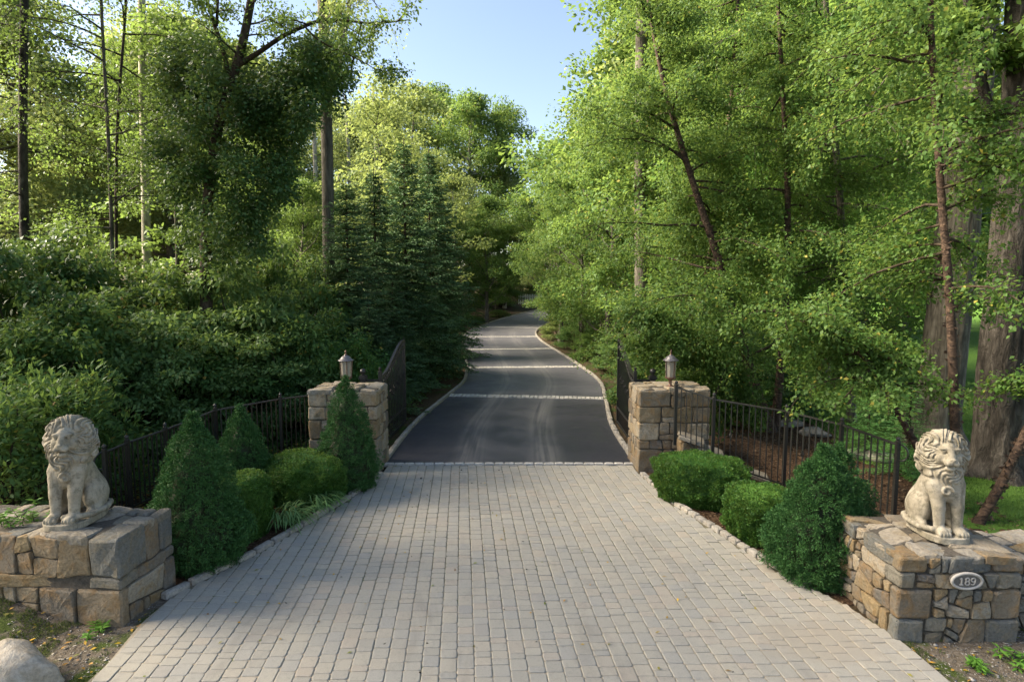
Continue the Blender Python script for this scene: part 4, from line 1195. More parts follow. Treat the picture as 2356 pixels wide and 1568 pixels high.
for i, (px, Y, top, lm, lb) in enumerate([
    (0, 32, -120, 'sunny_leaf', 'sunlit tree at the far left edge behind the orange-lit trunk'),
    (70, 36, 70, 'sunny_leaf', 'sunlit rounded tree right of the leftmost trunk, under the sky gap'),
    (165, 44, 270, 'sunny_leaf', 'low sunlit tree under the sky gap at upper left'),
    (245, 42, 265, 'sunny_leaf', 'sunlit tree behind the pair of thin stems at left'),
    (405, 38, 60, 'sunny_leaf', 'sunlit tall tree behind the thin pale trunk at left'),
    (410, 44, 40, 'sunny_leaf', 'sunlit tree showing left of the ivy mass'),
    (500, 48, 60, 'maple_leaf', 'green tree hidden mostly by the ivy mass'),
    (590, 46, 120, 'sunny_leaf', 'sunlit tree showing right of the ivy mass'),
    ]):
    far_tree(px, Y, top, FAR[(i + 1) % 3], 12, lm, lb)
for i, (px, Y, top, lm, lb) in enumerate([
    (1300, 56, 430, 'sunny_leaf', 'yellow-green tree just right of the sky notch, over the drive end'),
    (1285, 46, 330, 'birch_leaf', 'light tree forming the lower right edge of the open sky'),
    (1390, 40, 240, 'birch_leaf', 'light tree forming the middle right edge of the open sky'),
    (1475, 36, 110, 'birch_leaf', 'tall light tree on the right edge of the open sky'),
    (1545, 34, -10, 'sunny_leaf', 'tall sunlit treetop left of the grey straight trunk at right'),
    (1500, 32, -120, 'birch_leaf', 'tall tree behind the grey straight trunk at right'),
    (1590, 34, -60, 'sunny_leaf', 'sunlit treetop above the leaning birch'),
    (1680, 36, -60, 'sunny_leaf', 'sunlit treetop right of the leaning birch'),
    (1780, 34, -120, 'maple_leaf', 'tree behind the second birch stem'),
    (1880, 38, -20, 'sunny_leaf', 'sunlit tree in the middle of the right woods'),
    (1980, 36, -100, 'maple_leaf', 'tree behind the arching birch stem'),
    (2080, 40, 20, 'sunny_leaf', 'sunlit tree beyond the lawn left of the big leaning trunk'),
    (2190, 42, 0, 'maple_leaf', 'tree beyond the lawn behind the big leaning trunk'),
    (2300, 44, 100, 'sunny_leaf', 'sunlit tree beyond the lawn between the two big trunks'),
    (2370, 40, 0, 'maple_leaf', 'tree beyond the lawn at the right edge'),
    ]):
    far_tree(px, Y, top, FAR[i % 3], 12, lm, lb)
dw = tag(empty('distant_woods', (0, 0, 0)), kind='stuff')
for i in range(26):
    px = -60 + i * 98; Y = 92 + 9 * math.sin(i * 2.3); x = colx(px, Y); g0 = tz(x, Y)
    H = Z(px, 430 + 40 * math.sin(i * 1.7) + (40 if 1000 < px < 1330 else -60), Y)[2] - g0; s_ = H / 12
    for nm, me, mt in (('trunk', FAR[i % 3][0], None), ('crown', FAR[i % 3][1], ('maple_leaf', 'sunny_leaf', 'birch_leaf')[i % 3])):
        o = obj(nm, me, dw, (x, Y, g0 - .05), i * 1.1); o.scale = (s_ * 1.25, s_ * 1.25, s_); o['kind'] = 'stuff'
        if mt: o.material_slots[0].link = 'OBJECT'; o.material_slots[0].material = MAT[mt]

# trees in the middle distance
for px, Y, top, k, lm, wd, lb in [
    (1140, 54, 590, 0, 'birch_leaf', .7, 'small light green tree at the left of the drive bend, before dark evergreens'),
    (1290, 33, 420, 1, 'birch_leaf', 1.0, 'light weeping birch overhanging the far bend from the right'),
    (1340, 27, 380, 0, 'birch_leaf', .95, 'young birch overhanging the third sett band from the right'),
    (1400, 24, 250, 1, 'birch_leaf', .9, 'dense young birch right of the drive before the grey trunk'),
    (1265, 42, 520, 1, 'sunny_leaf', .9, 'yellow-green small tree over the drive end at right'),
    (1560, 21, 40, 0, 'birch_leaf', 1.0, 'full green tree between the grey trunk and the leaning birch'),
    (1690, 20, 60, 1, 'walnut_leaf', 1.0, 'bright green tree behind the leaning birch stem'),
    (1900, 19, 30, 0, 'walnut_leaf', 1.1, 'bright green tree in the centre of the right woods'),
    (2050, 22, 100, 1, 'maple_leaf', 1.0, 'green tree left of the big leaning trunk at the lawn edge'),
    (610, 24, 260, 0, 'maple_leaf', .9, 'green understory tree right of the ivy trunk'),
    (700, 22, 420, 1, 'maple_leaf', .9, 'low green tree left of the straight trunk foot')]:
    far_tree(px, Y, top, MID[k], 10, lm, lb, 'understory_tree', 'trees in the middle of the woods', wide=wd)
for px, Y, top, k, lm, lb in [
    (420, 17, 30, 0, 'maple_leaf', 'slim sapling at the left side of the ivy tree'),
    (880, 26, 160, 1, 'sunny_leaf', 'thin open-crowned tree right of the straight trunk against the sky'),
    (960, 30, 190, 0, 'sunny_leaf', 'thin open-crowned tree at the left edge of the open sky')]:
    far_tree(px, Y, top, SAP[k], 8, lm, lb, 'sapling', 'slim saplings in the woods')
# tall high-crowned trees of the same wood, just outside the left edge of the picture; they shade the apron
HIGH = broadleaf_template(5, 17, 4.5, 8.6, 130, 1.2, 260, .20, .13, 'maple_leaf', 'grey_bark', .24)
for i, (x, y, lb) in enumerate([(-12.4, .2, 'first tall high-crowned tree at the roadside left of the picture'), (-13.0, 5.0, 'second tall high-crowned tree left of the picture'), (-13.6, 9.6, 'third tall high-crowned tree left of the picture')]):
    plant('broadleaf_tree', HIGH, (x, y, tz(x, y)), lb, 'tree', 'wood left of the picture', 1.0, i * 1.3)
plant('sapling', SAP[0], (-10.4, 7.8, tz(-10.4, 7.8)), 'low sapling of the wood just outside the left edge of the picture', 'tree', 'wood left of the picture', .9, 1.0)

# ------------------------------------------------------------------ conifers
def spruce_template(seed, H, R, leafm, bark, droop=.35, dens=1.0, kl=.085, kw=.024):
    rs = np.random.RandomState(seed)
    polys = [np.array([(0, 0, 0), (0, 0, H * .5), (0, 0, H)])]; rads = [np.array((.09, .055, .012))]
    C = []; A = []; Nn = []
    z = .15
    while z < H - .12:
        t_ = z / H; Lb = R * (1 - t_) ** .78 * rs.uniform(.85, 1.1) + .07
        nb = int(rs.randint(4, 8) * dens) if t_ < .9 else 3
        a0 = rs.rand() * 6.28
        for b in range(nb):
            a = a0 + b * 6.28 / nb + rs.normal(0, .25); L = Lb * rs.uniform(.5, 1.15)
            d = np.array((math.cos(a), math.sin(a), 0)); m_ = max(4, int(L / .13))
            u = np.linspace(0, 1, m_)
            P = np.array((0, 0, z + rs.normal(0, .05))) + d * (u * L)[:, None] + np.array((0, 0, 1)) * ((.25 - t_ * .1) * u * L - droop * 1.9 * (u ** 1.6) * L * (1 - .75 * t_) + .22 * u ** 4 * L)[:, None]
            polys.append(P[::max(1, m_ // 4)]); rads.append(np.linspace(.014, .004, len(polys[-1])))
            side = np.array((-d[1], d[0], 0))
            T = unit(np.gradient(P, axis=0))
            for i in range(1, m_):
                for s in (-1, 1):
                    tl = (.30 * L * (1 - .65 * u[i]) + .05) * rs.uniform(.7, 1.15)
                    td = unit(T[i] * .75 + side * s * .8 + np.array((0, 0, -.18 - droop * .35)) + rs.normal(0, .10, 3))
                    k = max(2, int(tl / .062)); v = (np.arange(k) + rs.rand(k)) / k * tl
                    for sg in (-1, 1):
                        C.append(P[i] + td * v[:, None]); A.append(unit(td + np.cross(td, (0, 0, 1)) * sg * .65 + rs.normal(0, .2, (k, 3)))); Nn.append(np.tile((0, 0, 1.0), (k, 1)) + rs.normal(0, .5, (k, 3)))
            k = int(L / .045); v = rs.rand(k)
            C.append(np.stack([np.interp(v, u, P[:, j]) for j in range(3)], 1)); A.append(unit(d + rs.normal(0, .6, (k, 3)))); Nn.append(np.tile((0, 0, 1.0), (k, 1)) + rs.normal(0, .4, (k, 3)))
        z += rs.uniform(.08, .21) * (1 - .35 * t_)
    C = np.concatenate(C); A = np.concatenate(A); Nn = np.concatenate(Nn); s = rs.uniform(.75, 1.3, len(C))
    return (trunk_mesh('trunk', polys, rads, bark, 5), leaf_np('crown', C, A, Nn, kl * s, kw * s, leafm))
SPR = [spruce_template(31, 7.5, 2.3, 'spruce_needle', 'dark_bark', .36, 1.0, .115, .044), spruce_template(32, 7.5, 2.2, 'spruce_needle', 'dark_bark', .46, 1.0, .115, .044)]
HEM = spruce_template(33, 5, 1.6, 'hemlock_needle', 'dark_bark', .38, .85, .080, .024)
for px, Y, top, k, wd, lb in [
    (805, 15.5, 415, 0, .95, 'leftmost of the big spruces beside the drive, next to the straight trunk'),
    (868, 17.5, 392, 1, .95, 'dark spruce second from the left in the row beside the drive'),
    (936, 19.0, 318, 0, .85, 'spruce with the tallest thin leader in the row beside the drive'),
    (992, 21, 345, 1, .85, 'broad spruce whose skirt reaches the left kerb of the drive'),
    (1018, 26, 430, 0, .85, 'spruce behind the broad one, its right side over the drive'),
    (905, 16.5, 640, 1, 1.0, 'short bushy spruce at the foot of the row, behind the left gate leaf'),
    (850, 14.2, 700, 0, .95, 'short spruce beside the left gate post')]:
    x = colx(px, Y); g_ = tz(x, Y); s = (Z(px, top, Y)[2] - g_) / 7.5
    sw = max(s, .6) * wd
    plant('spruce_tree', SPR[k], (x, Y, g_), lb, 'spruce tree', 'spruces left of the drive', (sw, sw, s), rv.uniform(0, 6))
for i, (u, Y, H, lb) in enumerate([(-4.4, 33, 5.5, 'dark evergreen at the left of the drive bend, nearest of three'), (-4.2, 40, 5.5, 'dark evergreen at the left of the drive bend, middle of three'), (-4.4, 47, 6, 'dark evergreen at the left of the drive bend, farthest of three')]):
    p, h = lane(Y, u); plant('evergreen_tree', HEM, p, lb, 'evergreen tree', 'dark evergreens at the bend', (H / 5 * 1.1, H / 5 * 1.1, H / 5), i * 2.0)
for px, Y, H, lb in [(2105, 9.6, 1.55, 'small dark hemlock beside the birch stems at the lawn edge'), (2010, 10.6, 1.3, 'low dark hemlock left of the birch stems behind the fence')]:
    x = colx(px, Y); plant('hemlock_bush', HEM, (x, Y, tz(x, Y)), lb, 'evergreen bush', 'hemlocks by the right fence', (H / 5 * 1.6, H / 5 * 1.6, H / 5), px)

# ------------------------------------------------------------------ clipped and dwarf shrubs by the gate
def surface_shrub(name, loc, prof, H, rx, ry, n, L, W, leafm, label, cat, group, seed, amp=.17, freq=4.8, up=.25, twin=None, rz=0.0, jit=.05, tuft=0):
    """prof(t): radius factor up the height; leaves stand on a lumpy skin over a dark twiggy core"""
    rs = np.random.RandomState(seed)
    tops = [(0, 0, 1.0)] + (twin or [])
    C = []; A = []; Nn = []; roots = []
    root = empty(name, loc, label, cat, group, rz)
    mbc = MB()
    for ti, (ox, oy, hs) in enumerate(tops):
        m_ = int(n * (1.0 if ti == 0 else .5))
        t_ = rs.rand(m_) ** 1.15; a = rs.rand(m_) * 2 * math.pi
        keepp = rs.rand(m_) < (.25 + .75 * prof(t_) / prof(np.linspace(0, 1, 50)).max()); t_ = t_[keepp]; a = a[keepp]
        def skin(t, a, ins=1.0):
            r = prof(t) * ins
            P = np.stack([r * rx * np.cos(a), r * ry * np.sin(a), t * H], -1)
            q = P * freq / max(rx, ry) * .55
            nn = vnoise(q + seed) + .5 * vnoise(q * 2.3 + seed + 5)
            k = 1 + amp * nn + amp * 1.3 * np.abs(vnoise(q * 2.4 + seed + 9)) - amp * .35
            P[..., 0] *= k; P[..., 1] *= k; P[..., 2] = P[..., 2] * (1 + .04 * nn) * hs
            return P + np.array((ox, oy, 0))
        P = skin(t_, a); e = 1e-2
        dt = skin(np.clip(t_ + e, 0, 1), a) - skin(np.clip(t_ - e, 0, 1), a); da = skin(t_, a + e) - skin(t_, a - e)
        nrm = unit(np.cross(da, dt))
        if tuft:      # needles in little bursts at the shoot tips
            Pb = P[:len(P) // 3]; nb_ = nrm[:len(P) // 3]; Pb = Pb - nb_ * rs.uniform(.03, .10, len(Pb))[:, None]
            C.append(Pb); A.append(unit(np.cross(nb_, rdir(rs, len(Pb))) + nb_ * .5)); Nn.append(nb_ + rs.normal(0, .3, Pb.shape))
            m2 = max(1, len(P) // tuft); P = P[:m2]; nrm = nrm[:m2]; tr_ = rs.uniform(.024, .052, m2)
            P = P + nrm * rs.uniform(-.05, .012, m2)[:, None]
            P = np.repeat(P, tuft, 0); nrm = np.repeat(nrm, tuft, 0); tr_ = np.repeat(tr_, tuft)
            dd = unit(nrm + np.array((0, 0, up)) + rs.normal(0, .75, P.shape))
            P = P + dd * (tr_ * rs.rand(len(P)) ** .6)[:, None]
            C.append(P); A.append(unit(dd + rs.normal(0, .35, P.shape))); Nn.append(unit(rs.normal(0, 1, P.shape) + nrm * .8))
        else:
            P = P - nrm * (rs.rand(len(P)) ** 1.5 * jit)[:, None]
            C.append(P); A.append(unit(nrm + np.array((0, 0, up)) + rs.normal(0, .5, P.shape))); Nn.append(unit(rs.normal(0, 1, P.shape) + nrm * .8))
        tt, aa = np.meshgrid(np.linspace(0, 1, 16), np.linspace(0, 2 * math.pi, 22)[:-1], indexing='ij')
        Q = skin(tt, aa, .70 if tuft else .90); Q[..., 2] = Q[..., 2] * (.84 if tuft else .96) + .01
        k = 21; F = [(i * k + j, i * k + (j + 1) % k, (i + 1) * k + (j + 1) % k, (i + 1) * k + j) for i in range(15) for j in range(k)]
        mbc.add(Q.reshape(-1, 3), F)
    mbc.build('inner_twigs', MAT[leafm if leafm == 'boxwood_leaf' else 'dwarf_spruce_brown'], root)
    C = np.concatenate(C); A = np.concatenate(A); Nn = np.concatenate(Nn); s = rs.uniform(.7, 1.3, len(C))
    obj('foliage', leaf_np('foliage', C, A, Nn, L * s, W * s, leafm), root)
    return root
def cone(t):
    t = np.asarray(t, float); return np.clip((1 - t) ** .82 * (1 - .50 * np.exp(-t * 9)) * 1.10, .02, 2) 
def bun(t):
    t = np.asarray(t, float); return np.clip((1 - np.clip(t, 0, 1) ** 9.0) ** .6 * (.80 + .20 * np.minimum(1, t * 3)), .02, 2)
DS = 'dwarf conifers along the drive apron'
def at(px, Y): return (colx(px, Y), Y, tz(colx(px, Y), Y))
surface_shrub('dwarf_spruce', (colx(424, 6.35), 6.42, 0), cone, 1.84, .60, .54, 70000, .025, .0095, 'dwarf_spruce_needle', 'tallest dense cone shaped dwarf conifer right behind the left lion plinth', 'conifer', DS, 1, tuft=26)
surface_shrub('dwarf_spruce', (colx(544, 8.3), 8.3, 0), cone, 1.48, .52, .48, 50400, .025, .0095, 'dwarf_spruce_needle', 'middle cone shaped dwarf conifer on the left, before the iron railing', 'conifer', DS, 2, tuft=26)
surface_shrub('dwarf_spruce', (colx(792, 8.95), 8.95, 0), cone, 1.80, .56, .50, 53200, .025, .0095, 'dwarf_spruce_needle', 'cone shaped dwarf conifer growing against the left gate pillar', 'conifer', DS, 3, amp=.2, tuft=26)
surface_shrub('dwarf_spruce', (colx(1918, 6.1), 6.18, 0), cone, 1.50, .62, .54, 78400, .025, .0095, 'dwarf_spruce_needle', 'broad two-topped dwarf conifer beside the right lion plinth', 'conifer', DS, 4, amp=.18, twin=[(.26, .16, .98)], tuft=26)
BX = 'clipped boxwood bushes along the apron'
surface_shrub('boxwood_bush', (colx(536, 7.2), 7.2, 0), bun, .84, .34, .42, 22000, .026, .017, 'boxwood_leaf', 'narrow bright boxwood squeezed between two dwarf conifers on the left', 'bush', BX, 5, amp=.13, rz=-.35)
surface_shrub('boxwood_bush', (colx(692, 8.5), 8.45, 0), bun, .74, .62, .50, 30000, .027, .018, 'boxwood_leaf', 'rounded clipped boxwood in front of the left gate pillar', 'bush', BX, 6, amp=.13, rz=-.3)
surface_shrub('boxwood_bush', (colx(1625, 8.35), 8.4, 0), bun, .74, .68, .45, 30000, .027, .018, 'boxwood_leaf', 'dark clipped boxwood in front of the right gate pillar', 'bush', BX, 7, amp=.14, rz=-.35)
surface_shrub('boxwood_bush', (colx(1775, 7.2), 7.2, 0), bun, .66, .50, .44, 26000, .027, .018, 'boxwood_leaf', 'dark clipped boxwood next to the two-topped conifer on the right', 'bush', BX, 8, amp=.15, rz=-.2)

# strap leaved day lilies flopping over the left kerb
def lily(loc, seed, n, label, rot):
    rs = np.random.RandomState(seed); V = []; F = []
    for b in range(n):
        a = rs.normal(rot, .9); L = rs.uniform(.28, .5); w = rs.uniform(.008, .013); o = rs.normal(0, .09, 2)
        arch = rs.uniform(.12, .26); d = np.array((math.cos(a), math.sin(a))); sd = np.array((-d[1], d[0]))
        base = len(V)
        for i in range(7):
            u = i / 6; xy = o + d * L * u; z = arch * math.sin(u * 2.6) * (1.1 - .25 * u) + .02
            ww = w * (1 - u) ** .5 + .001
            V += [(*(xy + sd * ww), z), (*(xy - sd * ww), z)]
        for i in range(6): F.append((base + 2 * i, base + 2 * i + 2, base + 2 * i + 3, base + 2 * i + 1))
    o = obj('day_lily', mesh_np('day_lily', V, np.array(F), MAT['lily_blade']), None, loc)
    return tag(o, label, 'plant', 'day lilies at the left kerb')
g_ = G(655, 1215); lily((g_[0] - .02, g_[1] + .1, .02), 3, 95, 'strap leaved lily clump flopping over the left kerb, nearer of the two', -.3)
g_ = G(722, 1178); lily((g_[0] - .03, g_[1] + .08, .02), 4, 120, 'strap leaved lily clump flopping over the left kerb, farther of the two', -.2)

# ------------------------------------------------------------------ shrubs of the left thicket
def shrub_template(seed, leafm, h=2.6, r=1.55, nblob=60, br=.42, n=260, L=.10, W=.052, flat=.5, droop=.35):
    rs = np.random.RandomState(seed); C = []
    while len(C) < nblob:
        u = rdir(rs, 1)[0]; k = rs.uniform(.55, 1.0) ** .6
        if u[2] < -.1: continue
        C.append((u[0] * r * k, u[1] * r * k, .25 + abs(u[2]) ** .8 * (h - .3) * k))
    C = np.array(C); polys = []; rads = []
    for c in C[::2]:
        st = np.array((rs.normal(0, .12), rs.normal(0, .12), 0)); polys.append(bend_line(st, c, 6, .08, rs, .1)); rads.append(np.linspace(.022, .006, 6))
    P, A, N = blob_leaves(rs, C, br * rs.uniform(.7, 1.3, nblob), n, flat, droop)
    s = rs.uniform(.65, 1.3, len(P))
    return (trunk_mesh('stems', polys, rads, 'twig_bark', 5), leaf_np('foliage', P, A, N, L * s, W * s, leafm))
SHR = [shrub_template(41, 'shrub_leaf'), shrub_template(42, 'shrub_leaf', L=.085, W=.05), shrub_template(43, 'dogwood_leaf', L=.10, W=.055, flat=.35)]
LIL = shrub_template(44, 'shrub_leaf', 1.9, .9, 50, .30, 170, .095, .034, flat=1.2, droop=-.35)
TH = 'shrubs of the left thicket'
for px, Y, top, w, k, lm, lb in [
    (10, 7.4, 850, .95, 3, None, 'upright narrow leaved shrub at the left edge behind the lion plinth'),
    (120, 8.3, 820, .95, 3, None, 'upright narrow leaved shrub directly behind the left lion'),
    (60, 9.6, 700, 1.5, 0, None, 'broad leafy shrub above the narrow leaved one at the left edge'),
    (190, 10.9, 650, 1.6, 1, None, 'dense shrub up the slope behind the left lion'),
    (330, 11.0, 720, 1.4, 2, None, 'wide layered shrub behind the end of the left railing'),
    (480, 12.2, 740, 1.5, 0, None, 'leafy shrub behind the middle of the left railing'),
    (620, 12.3, 760, 1.4, 2, None, 'layered shrub left of the left lantern'),
    (720, 13.2, 700, 1.4, 1, None, 'shrub between the left lantern and the straight trunk'),
    (560, 13.0, 610, 1.7, 2, None, 'pale layered shrub in the middle of the thicket'),
    (420, 13.5, 600, 1.7, 1, None, 'dark shrub beneath the ivy trunk'),
    (290, 13.5, 570, 1.7, 0, None, 'dark shrub left of the ivy trunk foot'),
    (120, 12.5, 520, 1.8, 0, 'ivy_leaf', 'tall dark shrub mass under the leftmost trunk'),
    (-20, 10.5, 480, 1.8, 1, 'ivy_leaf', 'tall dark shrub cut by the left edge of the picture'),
    (680, 15, 560, 1.6, 0, None, 'shrub left of the straight trunk base'),
    (545, 16, 520, 1.7, 1, None, 'green shrub just right of the ivy trunk base'),
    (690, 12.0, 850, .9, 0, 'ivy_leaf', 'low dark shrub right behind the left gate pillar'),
    (806, 13.0, 770, .8, 1, 'boxwood_leaf', 'small leaved evergreen bush right of the left lantern'),
    (790, 13.6, 760, 1.1, 1, 'hemlock_needle', 'dark bush behind the left lantern'),
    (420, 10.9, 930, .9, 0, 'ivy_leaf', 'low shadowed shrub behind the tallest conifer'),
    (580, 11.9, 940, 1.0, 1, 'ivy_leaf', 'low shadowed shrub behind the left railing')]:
    x = colx(px, Y); g0 = tz(x, Y); h = Z(px, top, Y)[2] - g0
    H0 = 1.9 if k == 3 else 2.6; R0 = .9 if k == 3 else 1.55
    plant('thicket_shrub', LIL if k == 3 else SHR[k], (x, Y, g0 - .05), lb, 'shrub', TH, (w / R0, w / R0, h / H0), rv.uniform(0, 6), lm, stem='stems', crown='foliage')
# shrubs edging the drive on the right and under the birches
RS = 'shrubs edging the drive on the right'
for u, Y, h, w, k, lm, lb in [
    (3.1, 12.2, 1.1, .6, 1, 'birch_leaf', 'leafy shrub poking out beside the right gate leaf'),
    (3.3, 15.0, 1.2, .9, 0, None, 'low shrub on the right kerb just past the gate'),
    (3.4, 18.0, 1.3, 1.0, 1, 'birch_leaf', 'low shrub on the right kerb past the first sett band'),
    (3.4, 21.5, 1.4, 1.0, 2, None, 'low shrub on the right kerb before the second sett band'),
    (3.5, 25.0, 1.5, 1.1, 0, 'birch_leaf', 'low shrub on the right kerb past the second sett band'),
    (3.5, 29.5, 1.5, 1.1, 1, None, 'low shrub on the right kerb at the third sett band'),
    (3.6, 34.0, 1.6, 1.2, 0, 'sunny_leaf', 'yellow-green shrub on the right kerb at the fourth sett band'),
    (5.2, 20.0, 2.2, 1.8, 1, None, 'shrub under the young birches right of the drive'),
    (5.2, 26.0, 2.6, 1.9, 0, None, 'shrub under the weeping birch right of the drive'),
    (5.5, 14.8, 1.9, 1.5, 0, 'ivy_leaf', 'shadowed shrub behind the right gate pillar'),
    (6.0, 16.5, 1.8, 1.5, 1, 'ivy_leaf', 'shadowed shrub behind the first panel of the right railing')]:
    p, hd = lane(Y, u); plant('edging_shrub', SHR[k], p, lb, 'shrub', RS, (w / 1.55, w / 1.55, h / 2.6), rv.uniform(0, 6), lm, stem='stems', crown='foliage')
for u, Y, h, w, lb in [(-3.2, 31, .7, .8, 'low shrub on the left kerb before the bend'), (-3.3, 44, .8, 1.1, 'low brownish shrub on the left kerb at the bend'), (-3.2, 51, .7, 1.0, 'low light shrub on the left kerb past the last sett band')]:
    p, hd = lane(Y, u); plant('edging_shrub', SHR[1], p, lb, 'shrub', 'low shrubs at the left of the bend', (w / 1.55, w / 1.55, h / 2.6), u, 'birch_leaf', stem='stems', crown='foliage')

for px, Y, h, w, lm, lb in [(1150, 60, 2.6, 2.6, 'birch_leaf', 'bush closing the far end of the drive, leftmost'), (1192, 68, 3.4, 2.6, 'sunny_leaf', 'sunlit bush behind the white pickets at the drive end, left of them'), (1228, 70, 4.2, 3.0, 'sunny_leaf', 'sunlit bush directly behind the white pickets at the drive end'), (1268, 70, 4.0, 3.0, 'birch_leaf', 'bush behind the right end of the white pickets')]:
    x = colx(px, Y); plant('far_bush', SHR[1], (x, Y, tz(x, Y)), lb, 'shrub', 'bushes at the far end of the drive', (w / 1.55, w / 1.55, h / 2.6), px, lm, stem='stems', crown='foliage')

# ------------------------------------------------------------------ trees surveyed one by one
def pixel_line(pts, Y, base=True):
    P = [Z(x, y, Y if not hasattr(Y, '__len__') else Y[i]) for i, (x, y) in enumerate(pts)]
    P = np.array(P)
    if base: P[0, 2] = tz(P[0, 0], P[0, 1]) - .05
    # resample smoothly
    s = np.concatenate([[0], np.cumsum(np.linalg.norm(np.diff(P, axis=0), axis=1))]); u = np.linspace(0, s[-1], max(8, len(P) * 3))
    Q = np.stack([np.interp(u, s, P[:, k]) for k in range(3)], 1)
    for _ in range(2): Q[1:-1] = .5 * Q[1:-1] + .25 * (Q[:-2] + Q[2:])
    return Q
def twiggy(rs, line, t0, t1, n, len0, len1, droop, up0, side=None):
    """branches with side twigs along a stem; returns tubes and twig segments"""
    polys = []; rads = []; seg = []
    m_ = len(line)
    for b in range(n):
        t_ = t0 + (t1 - t0) * (b + rs.rand()) / n; i = t_ * (m_ - 1); i0 = min(int(i), m_ - 2)
        st = line[i0] + (line[i0 + 1] - line[i0]) * (i - i0)
        a = rs.rand() * 6.28 if side is None else side + rs.normal(0, .8)
        L = (len0 + (len1 - len0) * (t_ - t0) / (t1 - t0 + 1e-6)) * rs.uniform(.6, 1.2)
        d = unit(np.array((math.cos(a), math.sin(a), up0 + rs.normal(0, .15))))
        k = 7; P = [st]
        for s in range(k - 1):
            d = unit(d + np.array((0, 0, -droop * .33)) + rs.normal(0, .10, 3)); P.append(P[-1] + d * L / (k - 1))
        P = np.array(P); polys.append(P); rads.append(np.linspace(.016 + .006 * L, .004, k))
        for s in range(1, k):
            for q in range(3):
                dd = unit(rs.normal(0, .55, 3) + (P[s] - P[s - 1]) / (L / 6) * .7 + np.array((0, 0, -droop * .8)))
                ll = L * rs.uniform(.14, .34); e = P[s] + dd * ll
                seg.append((P[s], e))
                if q == 0: polys.append(np.array([P[s], (P[s] + e) / 2 + (0, 0, .02), e])); rads.append(np.array((.006, .004, .002)))
    return polys, rads, seg
def seg_leaves(rs, seg, per, L, W, spread, leafm, droop=.35, name='crown'):
    S = np.array([s for s, e in seg]); E = np.array([e for s, e in seg]); k = rs.randint(0, len(S), per * len(S)); u = rs.rand(len(k))[:, None] ** .7
    P = S[k] + (E[k] - S[k]) * u + rs.normal(0, spread, (len(k), 3))
    T = unit(E[k] - S[k]); A = unit(T * .6 + rs.normal(0, .6, P.shape) + np.array((0, 0, -droop))); N = unit(np.array((0, 0, 1.0)) + rs.normal(0, .5, P.shape))
    s = rs.uniform(.6, 1.25, len(P))
    return leaf_np(name, P, A, N, L * s, W * s, leafm)
def ridged_trunk(line, r, bark, seed, k=56):
    # thick old trunk: flared at the root, furrowed all the way up
    s = np.concatenate([[0], np.cumsum(np.linalg.norm(np.diff(line, axis=0), axis=1))]); m = 90
    z = s[-1] * np.linspace(0, 1, m) ** 1.4; P = np.stack([np.interp(z, s, line[:, i]) for i in range(3)], 1); R = np.interp(z, s, r)
    a = np.arange(k) * 2 * math.pi / k
    A, Zz = np.meshgrid(a, z)
    q = np.stack([np.cos(A) * 2.2, np.sin(A) * 2.2, Zz * .35 + seed], -1); low = vnoise(q)
    q2 = np.stack([np.cos(A) * 9, np.sin(A) * 9, Zz * 1.6 + seed], -1); fur = np.abs(vnoise(q2))
    flare = 1 + .38 * np.exp(-Zz / .35) * (.75 + .5 * np.sin(A * 5 + seed))
    RR = R[:, None] * flare * (1 + .05 * low) + .035 * fur - .012
    V = np.stack([P[:, :1] + RR * np.cos(A), P[:, 1:2] + RR * np.sin(A), np.broadcast_to(P[:, 2:3], RR.shape)], -1).reshape(-1, 3)
    i = np.arange(m - 1)[:, None]; j = np.arange(k)
    F = np.stack([i * k + j, i * k + (j + 1) % k, (i + 1) * k + (j + 1) % k, (i + 1) * k + j], -1).reshape(-1, 4)
    return mesh_np('trunk', V, F, MAT[bark], True)
